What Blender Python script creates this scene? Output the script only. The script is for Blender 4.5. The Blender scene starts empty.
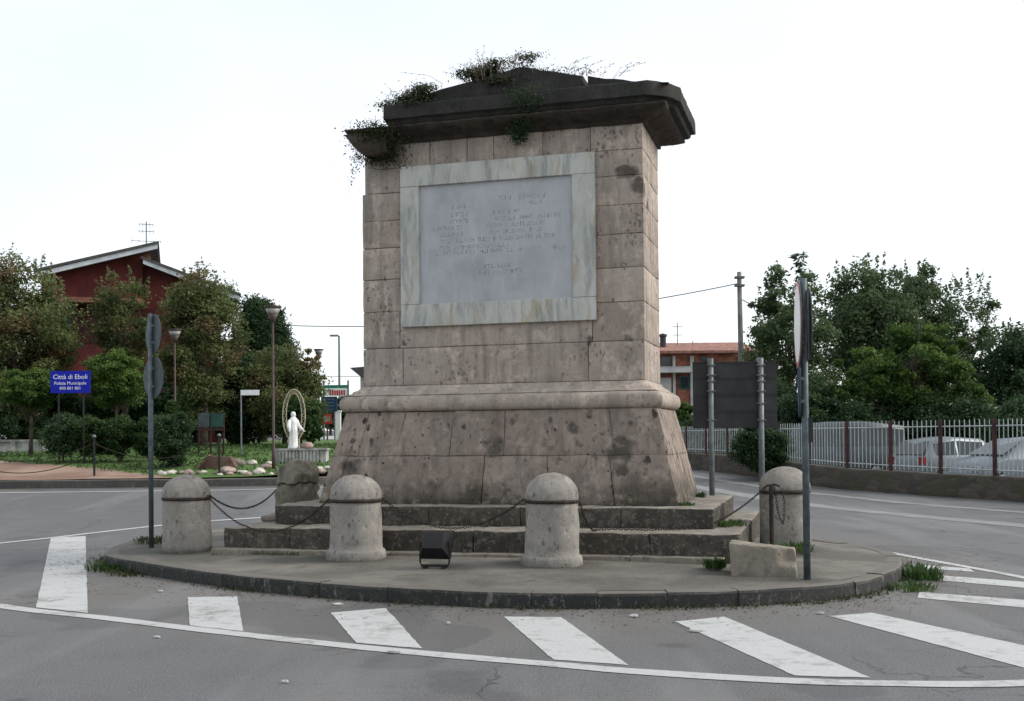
import bpy, bmesh, math, random
import numpy as np
from mathutils import Vector, Matrix, noise
R = math.radians
scene = bpy.context.scene
col = scene.collection

# ------------------------------------------------------------------ camera
F, PITCH, ROLL, CY, EYE = 1100.0, 0.0140, -0.0093, 422.4, 1.6
cp, sp, cr, sr = math.cos(PITCH), math.sin(PITCH), math.cos(ROLL), math.sin(ROLL)
right0 = Vector((1, 0, 0)); up0 = Vector((0, -sp, cp)); fwd = Vector((0, cp, sp))
cx_ = cr * right0 + sr * up0
cy_ = cr * up0 - sr * right0
cam = bpy.data.cameras.new('camera'); camo = bpy.data.objects.new('camera', cam); col.objects.link(camo)
m = Matrix.Identity(4)
for i in range(3):
    m[i][0] = cx_[i]; m[i][1] = cy_[i]; m[i][2] = -fwd[i]
m[2][3] = EYE
camo.matrix_world = m
cam.sensor_width = 36; cam.lens = 36 * F / 1024; cam.shift_y = (CY - 350.5) / 1024
cam.clip_end = 2000; scene.camera = camo

# ------------------------------------------------------------------ sky and sun
SUN_AZ, SUN_EL = R(88), R(36)          # azimuth measured from +Y towards +X
w = bpy.data.worlds.new('World'); scene.world = w; w.use_nodes = True
nt = w.node_tree; nt.nodes.clear()
def wn(t, **k):
    n = nt.nodes.new(t)
    for a, b in k.items(): setattr(n, a, b)
    return n
out = wn('ShaderNodeOutputWorld')
sky = wn('ShaderNodeTexSky', sky_type='NISHITA', sun_disc=False, sun_elevation=SUN_EL, sun_rotation=SUN_AZ)
bg1 = wn('ShaderNodeBackground'); bg1.inputs[1].default_value = 0.05
nt.links.new(sky.outputs[0], bg1.inputs[0])
tc = wn('ShaderNodeTexCoord'); mp = wn('ShaderNodeMapping'); mp.inputs['Scale'].default_value = (1, 1, 2.6)
nz = wn('ShaderNodeTexNoise'); nz.inputs['Scale'].default_value = 1.3; nz.inputs['Detail'].default_value = 5
rp = wn('ShaderNodeValToRGB')
rp.color_ramp.elements[0].position = .36; rp.color_ramp.elements[0].color = (.74, .81, .85, 1)
rp.color_ramp.elements[1].position = .60; rp.color_ramp.elements[1].color = (.90, .91, .93, 1)
bg2 = wn('ShaderNodeBackground'); bg2.inputs[1].default_value = 1.03
nt.links.new(tc.outputs['Generated'], mp.inputs[0]); nt.links.new(mp.outputs[0], nz.inputs[0])
nt.links.new(nz.outputs[0], rp.inputs[0]); nt.links.new(rp.outputs[0], bg2.inputs[0])
ad = wn('ShaderNodeAddShader'); nt.links.new(bg1.outputs[0], ad.inputs[0]); nt.links.new(bg2.outputs[0], ad.inputs[1])
nt.links.new(ad.outputs[0], out.inputs[0])
sl = bpy.data.lights.new('sun', 'SUN'); sl.energy = 3.2; sl.angle = R(24); sl.color = (1, .95, .88)
so = bpy.data.objects.new('sun', sl); col.objects.link(so)
sd = Vector((math.sin(SUN_AZ) * math.cos(SUN_EL), math.cos(SUN_AZ) * math.cos(SUN_EL), math.sin(SUN_EL)))
so.rotation_euler = sd.to_track_quat('Z', 'Y').to_euler()
vs = scene.view_settings; vs.view_transform = 'Standard'; vs.look = 'None'; vs.exposure = 0.0; vs.gamma = 1
try: vs.use_curve_mapping = False
except Exception: pass

# ------------------------------------------------------------------ helpers
def horizon(px): return CY + F * math.tan(PITCH) + (px - 512) * ROLL
def at(px, py, Y):
    """world point that the camera sees at (px,py) at distance Y in front"""
    a, b = px - 512, py - CY
    u = a * cr + b * sr; v = -a * sr + b * cr
    d = (u / F, cp + sp * v / F, sp - cp * v / F)
    t = Y / d[1]
    return Vector((d[0] * t, Y, d[2] * t + EYE))
def sst(t): t = max(0., min(1., t)); return t * t * (3 - 2 * t)
FY = [17.5, 21.5, 25.4, 27.2, 29.0, 30.3, 34.6, 37.9, 42, 47, 56]; FX = [14.4, 13.1, 11.8, 10.6, 9.2, 8.5, 7.17, 6.27, 5.2, 4.0, 2.0]
def gz(x, y):
    """height of the road sheet"""
    z = .42 * sst((y - 18) / 10) * sst((3 - x) / 6)
    xf = float(np.interp(y, FY, FX)); z += .45 * sst((y - 24) / 14) * (1 - sst((3 - x) / 6)) * (1 - sst((x - xf - .2) / 1.5)) * (1 - sst((y - 48) / 10))
    z += 2.0 * sst((y - 45) / 60) * sst((6 - x) / 10)
    return z
def gardz(x, y): return float(np.interp(y, [28, 30, 33, 37, 45, 70], [.64, .90, 1.14, 1.36, 1.5, 1.62]))

def empty(name, loc=(0, 0, 0), rz=0):
    o = bpy.data.objects.new(name, None); col.objects.link(o); o.location = loc; o.rotation_euler = (0, 0, rz)
    o.empty_display_size = .1
    return o
def tag(o, label=None, cat=None, group=None, kind=None):
    if label: o['label'] = label
    if cat: o['category'] = cat
    if group: o['group'] = group
    if kind: o['kind'] = kind
    return o
class MB:
    def __init__(s): s.v = []; s.f = []; s.t = []; s.mi = []
    def add(s, verts, faces, tint=.5, mi=0):
        n = len(s.v); s.v.extend([tuple(p) for p in verts])
        for f in faces: s.f.append(tuple(i + n for i in f)); s.t.append(tint); s.mi.append(mi)
    def box(s, c, size, rot=None, tint=.5, mi=0):
        x, y, z = size[0] / 2, size[1] / 2, size[2] / 2
        P = [Vector((a * x, b * y, d * z)) for d in (-1, 1) for b in (-1, 1) for a in (-1, 1)]
        if rot is not None: P = [rot @ p for p in P]
        c = Vector(c)
        s.add([p + c for p in P], [(0, 2, 3, 1), (4, 5, 7, 6), (0, 1, 5, 4), (2, 6, 7, 3), (0, 4, 6, 2), (1, 3, 7, 5)], tint, mi)
    def bx(s, x0, x1, y0, y1, z0, z1, tint=.5, mi=0): s.box(((x0 + x1) / 2, (y0 + y1) / 2, (z0 + z1) / 2), (x1 - x0, y1 - y0, z1 - z0), None, tint, mi)
    def prism(s, poly, z0, z1, tint=.5, mi=0):
        n = len(poly); V = [(x, y, z0) for x, y in poly] + [(x, y, z1) for x, y in poly]
        s.add(V, [tuple(range(n))[::-1], tuple(range(n, 2 * n))] + [(i, (i + 1) % n, (i + 1) % n + n, i + n) for i in range(n)], tint, mi)
    def prismM(s, poly, d0, d1, M, tint=.5, mi=0):
        """polygon in the (x,z) plane extruded along y from d0 to d1, then M"""
        n = len(poly); V = [M @ Vector((x, d0, z)) for x, z in poly] + [M @ Vector((x, d1, z)) for x, z in poly]
        s.add(V, [tuple(range(n)), tuple(range(n, 2 * n))[::-1]] + [(i, i + n, (i + 1) % n + n, (i + 1) % n) for i in range(n)], tint, mi)
    def tube(s, pts, r, n=8, tint=.5, mi=0, cap=True):
        pts = [Vector(p) for p in pts]; rr = r if hasattr(r, '__len__') else [r] * len(pts)
        V = []; ref = None
        for i, p in enumerate(pts):
            d = (pts[min(i + 1, len(pts) - 1)] - pts[max(i - 1, 0)]).normalized()
            if ref is None: ref = Vector((1, 0, 0)) if abs(d.x) < .9 else Vector((0, 1, 0))
            a = (ref - d * ref.dot(d)).normalized(); b = d.cross(a); ref = a
            for k in range(n):
                t = 2 * math.pi * k / n
                V.append(p + (a * math.cos(t) + b * math.sin(t)) * rr[i])
        Fc = []
        for i in range(len(pts) - 1):
            for k in range(n): Fc.append((i * n + k, i * n + (k + 1) % n, (i + 1) * n + (k + 1) % n, (i + 1) * n + k))
        if cap: Fc.append(tuple(range(n))[::-1]); Fc.append(tuple((len(pts) - 1) * n + k for k in range(n)))
        s.add(V, Fc, tint, mi)
    def lathe(s, prof, n=24, c=(0, 0, 0), tint=.5, mi=0, sx=1, sy=1):
        V = []; 
        for r, z in prof:
            for k in range(n):
                t = 2 * math.pi * k / n; V.append((c[0] + r * sx * math.cos(t), c[1] + r * sy * math.sin(t), c[2] + z))
        Fc = [(i * n + k, i * n + (k + 1) % n, (i + 1) * n + (k + 1) % n, (i + 1) * n + k) for i in range(len(prof) - 1) for k in range(n)]
        if prof[0][0] > 1e-4: Fc.append(tuple(range(n))[::-1])
        if prof[-1][0] > 1e-4: Fc.append(tuple((len(prof) - 1) * n + k for k in range(n)))
        s.add(V, Fc, tint, mi)
    def rough(s, x0, x1, y0, y1, z0, z1, bev=.02, amp=.006, seg=.12, tint=.5, warp=None, sc=2.5, mi=0):
        """stone block: gridded box with rounded edges and an uneven surface"""
        lo = Vector((x0, y0, z0)); hi = Vector((x1, y1, z1)); b = min(bev, *[(hi[i] - lo[i]) * .3 for i in range(3)])
        def line(a, c):
            n = max(2, int(math.ceil((c - a - 2 * b) / seg)) + 1)
            return [a] + [a + b + (c - a - 2 * b) * i / (n - 1) for i in range(n)] + [c]
        L = [line(lo[i], hi[i]) for i in range(3)]
        idx = {}; V = []; Fc = []
        def vid(p):
            k = (round(p[0], 5), round(p[1], 5), round(p[2], 5))
            if k not in idx:
                q = Vector(p); c = Vector([min(max(q[i], lo[i] + b), hi[i] - b) for i in range(3)]); d = q - c
                if d.length > 1e-9: q = c + d.normalized() * b
                nn = noise.noise_vector(q * sc + Vector((tint * 37, 3, 7))); n2 = noise.noise_vector(q * sc * 4)
                q = q + nn * amp * 1.6 + n2 * amp
                if warp: q = warp(q)
                idx[k] = len(V); V.append(q)
            return idx[k]
        for ax in range(3):
            u, v = (ax + 1) % 3, (ax + 2) % 3
            for side, val in ((0, lo[ax]), (1, hi[ax])):
                for i in range(len(L[u]) - 1):
                    for j in range(len(L[v]) - 1):
                        q = []
                        for (a, c) in ((i, j), (i + 1, j), (i + 1, j + 1), (i, j + 1)):
                            p = [0, 0, 0]; p[ax] = val; p[u] = L[u][a]; p[v] = L[v][c]; q.append(vid(p))
                        Fc.append(tuple(q if side else q[::-1]))
        s.add(V, Fc, tint, mi)
    def build(s, name, mat, parent=None, smooth=False, loc=None):
        me = bpy.data.meshes.new(name); me.from_pydata(s.v, [], s.f); me.update()
        a = me.attributes.new('tint', 'FLOAT', 'FACE'); a.data.foreach_set('value', s.t)
        for mm in (mat if isinstance(mat, (list, tuple)) else [mat]): me.materials.append(mm)
        me.polygons.foreach_set('material_index', s.mi)
        if smooth: me.polygons.foreach_set('use_smooth', [True] * len(s.f))
        o = bpy.data.objects.new(name, me); col.objects.link(o)
        if parent: o.parent = parent
        if loc: o.location = loc
        return o
def children(o): return [c for c in bpy.data.objects if c.parent == o]
def copy_tree(o, parent=None):
    c = o.copy(); col.objects.link(c); c.parent = parent
    for ch in children(o): copy_tree(ch, c)
    return c

# ------------------------------------------------------------------ materials
class NB:
    def __init__(s, name):
        s.m = bpy.data.materials.new(name); s.m.use_nodes = True; s.t = s.m.node_tree; s.n = s.t.nodes; s.l = s.t.links
        s.b = s.n['Principled BSDF']; s.tc = s.n.new('ShaderNodeTexCoord'); s.o = s.tc.outputs['Object']
    def set(s, inp, val):
        if isinstance(val, bpy.types.NodeSocket): s.l.new(val, inp)
        else: inp.default_value = val
    def map(s, scale=(1, 1, 1), src=None, loc=(0, 0, 0), rot=(0, 0, 0)):
        n = s.n.new('ShaderNodeMapping'); n.inputs['Scale'].default_value = scale; n.inputs['Location'].default_value = loc; n.inputs['Rotation'].default_value = rot
        s.l.new(src or s.o, n.inputs[0]); return n.outputs[0]
    def noise(s, scale, detail=4, rough=.55, vec=None, dist=0):
        n = s.n.new('ShaderNodeTexNoise'); n.inputs['Scale'].default_value = scale; n.inputs['Detail'].default_value = detail
        n.inputs['Roughness'].default_value = rough; n.inputs['Distortion'].default_value = dist
        s.l.new(vec or s.o, n.inputs[0]); return n.outputs[0]
    def vor(s, scale, vec=None, feature='F1', out='Distance', rnd=1):
        n = s.n.new('ShaderNodeTexVoronoi'); n.feature = feature; n.inputs['Scale'].default_value = scale; n.inputs['Randomness'].default_value = rnd
        s.l.new(vec or s.o, n.inputs['Vector']); return n.outputs[out]
    def ramp(s, fac, a, b, ca=0., cb=1.):
        n = s.n.new('ShaderNodeMapRange'); n.inputs[1].default_value = a; n.inputs[2].default_value = b
        n.inputs[3].default_value = ca; n.inputs[4].default_value = cb; n.interpolation_type = 'SMOOTHSTEP'
        s.set(n.inputs[0], fac); return n.outputs[0]
    def mix(s, fac, a, b, mode='MIX'):
        n = s.n.new('ShaderNodeMix'); n.data_type = 'RGBA'; n.blend_type = mode
        s.set(n.inputs[0], fac)
        for i, c in ((6, a), (7, b)):
            s.set(n.inputs[i], c if isinstance(c, bpy.types.NodeSocket) else (*c, 1)[:4])
        return n.outputs[2]
    def math(s, op, a, b=0.):
        n = s.n.new('ShaderNodeMath'); n.operation = op; s.set(n.inputs[0], a); s.set(n.inputs[1], b); return n.outputs[0]
    def sep(s, vec=None):
        n = s.n.new('ShaderNodeSeparateXYZ'); s.l.new(vec or s.o, n.inputs[0]); return n.outputs
    def attr(s, name='tint'):
        n = s.n.new('ShaderNodeAttribute'); n.attribute_name = name; return n.outputs['Fac']
    def dist(s, p, dis=None):
        """distance of a (distorted) object point from p"""
        v = s.o
        n = s.n.new('ShaderNodeVectorMath'); n.operation = 'DISTANCE'; s.l.new(dis or v, n.inputs[0]); n.inputs[1].default_value = p
        return n.outputs['Value']
    def warp(s, scale, amt):
        n = s.n.new('ShaderNodeTexNoise'); n.inputs['Scale'].default_value = scale; n.inputs['Detail'].default_value = 4; s.l.new(s.o, n.inputs[0])
        a = s.n.new('ShaderNodeVectorMath'); a.operation = 'SUBTRACT'; s.l.new(n.outputs['Color'], a.inputs[0]); a.inputs[1].default_value = (.5, .5, .5)
        b = s.n.new('ShaderNodeVectorMath'); b.operation = 'SCALE'; s.l.new(a.outputs[0], b.inputs[0]); b.inputs['Scale'].default_value = amt
        c = s.n.new('ShaderNodeVectorMath'); c.operation = 'ADD'; s.l.new(s.o, c.inputs[0]); s.l.new(b.outputs[0], c.inputs[1])
        return c.outputs[0]
    def fin(s, color, rough=.9, bump=None, bstr=.3, bdist=.02, metal=0, spec=.3):
        s.set(s.b.inputs['Base Color'], color if isinstance(color, bpy.types.NodeSocket) else (*color, 1)[:4])
        s.set(s.b.inputs['Roughness'], rough); s.b.inputs['Metallic'].default_value = metal
        s.b.inputs['Specular IOR Level'].default_value = spec
        if bump is not None:
            n = s.n.new('ShaderNodeBump'); n.inputs['Strength'].default_value = bstr; n.inputs['Distance'].default_value = bdist
            s.l.new(bump, n.inputs['Height']); s.l.new(n.outputs[0], s.b.inputs['Normal'])
        return s.m
def paint(name, c, rough=.5, metal=0, var=.15, sc=6, spec=.4):
    b = NB(name); n = b.noise(sc, 4)
    d = tuple(x * (1 - var * 2) for x in c); l = tuple(min(1, x * (1 + var)) for x in c)
    return b.fin(b.mix(b.ramp(n, .35, .65), d, l), rough, n, .08, .01, metal, spec)

def stone(name, A, B, G, pits=.5, streak=.5, moss=None, stains=(), pit_sc=14, mosscol=(.035, .034, .026), dark=1.0, top=None, mott=.6):
    b = NB(name); t = b.attr()
    c = b.mix(b.ramp(t, .1, .9), A, B)
    cmb = b.n.new('ShaderNodeCombineXYZ'); b.l.new(b.math('MULTIPLY', t, 31.), cmb.inputs[0]); b.l.new(b.math('MULTIPLY', t, 17.), cmb.inputs[2])
    va = b.n.new('ShaderNodeVectorMath'); b.l.new(b.o, va.inputs[0]); b.l.new(cmb.outputs[0], va.inputs[1]); per = va.outputs[0]
    pb = b.noise(2.0, 4, .6, per); c = b.mix(b.math('MULTIPLY', b.ramp(pb, .44, .64), .5), c, tuple(x * .62 for x in A))
    big = b.noise(1.1, 5, .6)
    c = b.mix(b.math('MULTIPLY', b.ramp(big, .42, .68), .75), c, G)
    st = b.noise(2.2, 5, .6, b.map((3.2, 3.2, .35)))
    c = b.mix(b.math('MULTIPLY', b.ramp(st, .46, .72), streak), c, tuple(x * .50 for x in G))
    st2 = b.noise(3.1, 4, .6, b.map((2.4, 2.4, .5), loc=(7, 3, 1)))
    c = b.mix(b.math('MULTIPLY', b.ramp(st2, .54, .75), .45), c, tuple(min(1, x * 1.55) for x in A))
    fine = b.noise(38, 3, .7)
    c = b.mix(b.math('MULTIPLY', b.ramp(fine, .35, .7), .35), c, tuple(x * .6 for x in A))
    wv = b.warp(5, .14)
    pv = b.vor(pit_sc, b.map((1, 1, .7), wv)); pm = b.noise(1.7, 5, .72, per)
    pit = b.math('MULTIPLY', b.ramp(pv, .20, .09), b.ramp(pm, .44, .56))
    pv2 = b.vor(pit_sc * .42, b.map((1, 1, .6), wv, (3, 1, 5))); pit2 = b.math('MULTIPLY', b.ramp(pv2, .24, .10), b.ramp(pm, .40, .58))
    pv3 = b.vor(pit_sc * .75, b.map((1, 1, .55), wv, (6, 4, 9))); pm3 = b.noise(1.1, 4, .7, b.map(loc=(2, 6, 6))); pit = b.math('MAXIMUM', b.math('MAXIMUM', pit, pit2), b.math('MULTIPLY', b.ramp(pv3, .34, .22), b.ramp(pm3, .50, .60)))
    c = b.mix(b.math('MULTIPLY', pit, pits), c, (.045, .038, .033))
    for (p, r) in stains:
        d = b.dist(p, b.warp(4, .34)); c = b.mix(b.ramp(d, r * 1.15, r * .6, 0, .82), c, (.052, .047, .04))
    if moss:
        z0, z1, k = moss
        z = b.sep()[2]; mn = b.noise(5, 5, .65); mn2 = b.noise(1.2, 3)
        h = b.math('ADD', z, b.math('MULTIPLY', b.math('SUBTRACT', mn, .5), (z1 - z0) * 1.4))
        h = b.math('ADD', h, b.math('MULTIPLY', b.math('SUBTRACT', mn2, .5), (z1 - z0) * 2.0))
        c = b.mix(b.math('MULTIPLY', b.ramp(h, z1, z0), k), c, mosscol)
        c = b.mix(b.math('MULTIPLY', b.math('MULTIPLY', b.ramp(h, z1, z0), b.ramp(b.noise(9, 4), .52, .7)), k * .7), c, (.045, .06, .02))
    mot = b.noise(6, 5, .7, b.map(loc=(3, 1, 8), src=per)); c = b.mix(b.math('MULTIPLY', b.ramp(mot, .50, .68), mott), c, tuple(x * .38 for x in A))
    mot2 = b.noise(4.5, 5, .7, b.map(loc=(1, 7, 4))); c = b.mix(b.math('MULTIPLY', b.ramp(mot2, .50, .70), .42), c, tuple(min(1, x * 1.45) for x in A))
    sk = b.noise(23, 4, .75, b.map((1, 1, .55))); c = b.mix(b.math('MULTIPLY', b.ramp(sk, .54, .66), mott * .8), c, tuple(x * .35 for x in A))
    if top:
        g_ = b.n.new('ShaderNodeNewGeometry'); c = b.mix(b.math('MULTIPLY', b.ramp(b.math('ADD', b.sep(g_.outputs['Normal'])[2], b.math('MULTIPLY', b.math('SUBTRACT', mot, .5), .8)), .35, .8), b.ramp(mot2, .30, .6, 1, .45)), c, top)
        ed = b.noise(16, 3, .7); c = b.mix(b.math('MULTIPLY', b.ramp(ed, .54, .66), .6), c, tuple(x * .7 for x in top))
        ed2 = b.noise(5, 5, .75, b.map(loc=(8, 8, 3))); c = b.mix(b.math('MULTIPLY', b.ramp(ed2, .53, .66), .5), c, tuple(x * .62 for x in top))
    hgt = b.math('SUBTRACT', b.math('ADD', b.math('MULTIPLY', fine, .35), b.math('MULTIPLY', b.noise(12, 5), .7)), b.math('MULTIPLY', pit, 1.2))
    if dark != 1: c = b.mix(1 - dark, c, (0, 0, 0))
    return b.fin(c, .92, hgt, .55, .014, spec=.2)

M = {}
PA, PB_, PG = (.45, .372, .312), (.30, .235, .19), (.335, .30, .262)
M['shaft'] = stone('shaft_stone', PA, (.305, .246, .205), PG, mott=.30, pits=.55, streak=.7, pit_sc=24,
                   stains=[((1.72, -.66, 4.98), .13), ((1.88, -.6, 4.78), .16), ((1.94, -.3, 4.62), .10), ((1.2, -.66, 2.84), .06), ((1.75, -.66, 2.86), .07), ((-1.3, -.66, 2.9), .06)])
M['mould'] = stone('moulding_stone', (.44, .37, .312), (.37, .31, .26), (.33, .292, .25), mott=.32, pits=.3, streak=.55, pit_sc=18)
M['ped'] = stone('pedestal_stone', (.315, .252, .212), (.235, .188, .158), (.22, .194, .165), mott=.55, pits=1.0, streak=.75, moss=(.74, 1.16, .85),
                 stains=[((.0, -.88, 1.47), .17), ((1.66, -.92, 1.40), .20), ((1.7, -.98, 1.18), .11), ((1.08, -.84, 1.72), .12), ((-2.0, -.95, 1.25), .14), ((.35, -.86, 1.3), .1), ((2.3, -.2, 1.4), .1), ((2.38, .2, 1.2), .12)], pit_sc=11)
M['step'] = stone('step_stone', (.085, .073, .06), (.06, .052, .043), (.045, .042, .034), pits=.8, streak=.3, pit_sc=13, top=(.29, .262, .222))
M['cornice'] = stone('cornice_stone', (.044, .042, .038), (.036, .034, .031), (.027, .030, .025), pits=.6, streak=.4, pit_sc=12)
M['bed'] = stone('bed_moulding_stone', (.085, .068, .056), (.06, .048, .04), (.035, .034, .028), pits=.7, streak=.9, pit_sc=10)
M['bollard'] = stone('bollard_stone', (.305, .28, .25), (.265, .245, .218), (.19, .18, .16), mott=.5, pits=.6, streak=.3, pit_sc=22, moss=(-.02, .12, .55), mosscol=(.09, .085, .06))
M['bollard_old'] = stone('mossy_bollard_stone', (.24, .22, .175), (.17, .155, .12), (.075, .08, .05), pits=1.0, streak=.8, pit_sc=7)
M['rubble'] = stone('rubble_stone', (.27, .235, .19), (.22, .19, .155), (.19, .175, .15), pits=.6, streak=.3)

def marble():
    b = NB('marble_frame'); w_ = b.warp(2.5, .16)
    n = b.noise(2.2, 6, .6, b.map((1.3, 1, .7), w_)); c = b.mix(b.ramp(n, .35, .65), (.38, .38, .35), (.49, .485, .45))
    v = b.noise(2.2, 6, .65, b.map((3.2, 1, .7), w_, (2, 2, 2), (0, .8, 0)), .4); c = b.mix(b.math('MULTIPLY', b.ramp(v, .50, .66), .75), c, (.36, .29, .18))
    g = b.noise(2.8, 6, .65, b.map((3.6, 1, .6), w_, (9, 1, 4), (0, .8, 0)), .3); c = b.mix(b.math('MULTIPLY', b.ramp(g, .48, .64), .65), c, (.21, .23, .215))
    return b.fin(c, .6, b.noise(20, 4), .15, .01)
def marble2():
    b = NB('marble_panel')
    n = b.noise(1.6, 5, .6); c = b.mix(b.ramp(n, .35, .65), (.335, .342, .356), (.405, .412, .425))
    s_ = b.noise(3.5, 4, .6, b.map((2.5, 1, .5))); c = b.mix(b.math('MULTIPLY', b.ramp(s_, .5, .7), .5), c, (.46, .47, .49))
    e = b.ramp(b.noise(2.0, 4, .6, b.map((1, 1, .6), None, (5, 5, 5))), .52, .72); c = b.mix(b.math('MULTIPLY', e, .5), c, (.235, .24, .25))
    return b.fin(c, .65, b.noise(30, 4), .2, .008)
M['marble'] = marble(); M['panel'] = marble2()
M['letter'] = paint('worn_inscription', (.300, .307, .320), .9)

def asphalt():
    b = NB('asphalt')
    big = b.noise(.22, 5, .6); c = b.mix(b.ramp(big, .35, .65), (.070, .073, .078), (.094, .096, .099))
    md = b.noise(1.6, 5, .6, b.map((1, .6, 1))); c = b.mix(b.math('MULTIPLY', b.ramp(md, .45, .66), .75), c, (.062, .062, .063))
    # dusty apron round the island
    d = b.dist((0, 14.6, 0), b.warp(1.3, 1.4)); c = b.mix(b.ramp(d, 7.0, 5.2, 0, .6), c, (.112, .098, .083))
    sp_ = b.noise(85, 2, .8); c = b.mix(b.math('MULTIPLY', b.ramp(sp_, .40, .75), .8), c, (.25, .245, .235))
    sp2 = b.noise(60, 2, .8, b.map(loc=(5, 5, 5))); c = b.mix(b.math('MULTIPLY', b.ramp(sp2, .5, .75), .75), c, (.035, .035, .035))
    sp3 = b.noise(26, 3, .75, b.map(loc=(2, 9, 0))); c = b.mix(b.math('MULTIPLY', b.ramp(sp3, .50, .72), .55), c, (.055, .054, .052))
    bl = b.noise(3.2, 5, .7, b.map((.5, 1, 1), None, (6, 6, 0))); c = b.mix(b.math('MULTIPLY', b.ramp(bl, .55, .72), .5), c, (.13, .128, .125))
    pt_ = b.noise(.55, 2, .4, b.map((1, .7, 1), b.warp(2, .35), (11, 3, 0))); c = b.mix(b.math('MULTIPLY', b.ramp(pt_, .585, .60), .35), c, (.05, .052, .055))
    oil = b.vor(1.1, b.warp(3, .3)); c = b.mix(b.math('MULTIPLY', b.ramp(oil, .16, .05), .4), c, (.035, .034, .033))
    # cracks
    wv = b.warp(1.8, .7); cv = b.vor(.33, wv, 'DISTANCE_TO_EDGE'); cm = b.ramp(b.noise(.35, 3, .5, b.map(loc=(3, 8, 1))), .52, .62)
    crk = b.math('MULTIPLY', b.ramp(cv, .006, .001), cm); c = b.mix(b.math('MULTIPLY', crk, .6), c, (.03, .028, .025))
    wv2 = b.warp(4, .3); cv2 = b.vor(.9, b.map((.5, 2.2, 1), wv2, (1, 4, 0)), 'DISTANCE_TO_EDGE'); cm2 = b.ramp(b.noise(.5, 3, .5, b.map(loc=(13, 2, 1))), .55, .64)
    crk2 = b.math('MULTIPLY', b.ramp(cv2, .012, .002), cm2); c = b.mix(b.math('MULTIPLY', crk2, .6), c, (.035, .032, .03))
    # polished wheel tracks on the road at the right
    sv = b.noise(1.0, 3, .5, b.map((.9, .12, 1))); c = b.mix(b.math('MULTIPLY', b.ramp(sv, .5, .62), .25), c, (.22, .22, .22))
    hgt = b.math('ADD', b.math('MULTIPLY', sp_, .6), b.math('MULTIPLY', b.math('ADD', crk, crk2), -2))
    return b.fin(c, b.ramp(big, .3, .7, .62, .85), hgt, .35, .008, spec=.35)
M['asphalt'] = asphalt()
def linepaint(name, c1, wear):
    b = NB(name); n = b.noise(9, 6, .75); n2 = b.noise(1.3, 3, .5)
    wv = b.math('ADD', b.math('MULTIPLY', n, .55), b.math('MULTIPLY', n2, .62))
    c = b.mix(b.ramp(wv, wear, wear + .14), c1, (.24, .235, .225))
    s_ = b.noise(70, 2, .8); c = b.mix(b.math('MULTIPLY', b.ramp(s_, .5, .72), .5), c, (.20, .195, .19))
    k = b.noise(3.5, 5, .7, b.map((1, 1.5, 1), None, (4, 4, 4))); c = b.mix(b.math('MULTIPLY', b.ramp(k, .53, .68), .6), c, (.20, .195, .185))
    return b.fin(c, .7, s_, .2, .004)
M['line'] = linepaint('road_paint', (.43, .433, .425), .62)
M['band'] = linepaint('pale_asphalt_band', (.19, .188, .185), .56)  # band a little paler than the asphalt around it
M['line_old'] = linepaint('worn_road_paint', (.42, .42, .415), .60)
def island_top():
    b = NB('island_paving'); n = b.noise(.9, 5, .6); c = b.mix(b.ramp(n, .38, .62), (.085, .08, .068), (.165, .152, .13))
    n2 = b.noise(4, 5, .65); c = b.mix(b.math('MULTIPLY', b.ramp(n2, .48, .68), .6), c, (.07, .068, .055))
    g = b.noise(2.2, 5, .7, b.map(loc=(7, 1, 0))); c = b.mix(b.math('MULTIPLY', b.ramp(g, .57, .7), .5), c, (.06, .072, .035))
    wv = b.warp(3, .25)
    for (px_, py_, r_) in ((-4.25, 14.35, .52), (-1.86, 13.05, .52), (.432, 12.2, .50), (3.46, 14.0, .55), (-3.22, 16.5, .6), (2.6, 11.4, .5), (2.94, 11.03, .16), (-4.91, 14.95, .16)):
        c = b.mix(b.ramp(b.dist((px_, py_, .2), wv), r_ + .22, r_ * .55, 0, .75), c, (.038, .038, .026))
    s_ = b.noise(60, 2, .8); c = b.mix(b.math('MULTIPLY', b.ramp(s_, .45, .75), .5), c, (.25, .235, .21))
    return b.fin(c, .9, b.math('ADD', s_, n2), .35, .01)
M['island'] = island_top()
def kerbm(name, A, G):
    b = NB(name); t = b.attr(); c = b.mix(t, A, tuple(x * 1.35 for x in A))
    n = b.noise(5, 5, .65); c = b.mix(b.math('MULTIPLY', b.ramp(n, .5, .68), .6), c, G)
    v = b.noise(3, 5, .8, b.map((3, 3, 1.2), None, (2, 5, 1))); c = b.mix(b.math('MULTIPLY', b.ramp(v, .56, .68), .6), c, (.21, .20, .18)); v2 = b.noise(18, 4, .75); c = b.mix(b.math('MULTIPLY', b.ramp(v2, .55, .68), .5), c, (.15, .14, .125))
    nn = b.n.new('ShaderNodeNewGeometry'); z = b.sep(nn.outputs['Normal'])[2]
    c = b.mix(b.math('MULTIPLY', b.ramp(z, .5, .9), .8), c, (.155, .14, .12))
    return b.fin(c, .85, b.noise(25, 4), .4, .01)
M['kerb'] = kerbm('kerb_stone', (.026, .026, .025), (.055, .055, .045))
M['kerb_far'] = kerbm('far_kerb_stone', (.06, .058, .054), (.10, .095, .08))
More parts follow.
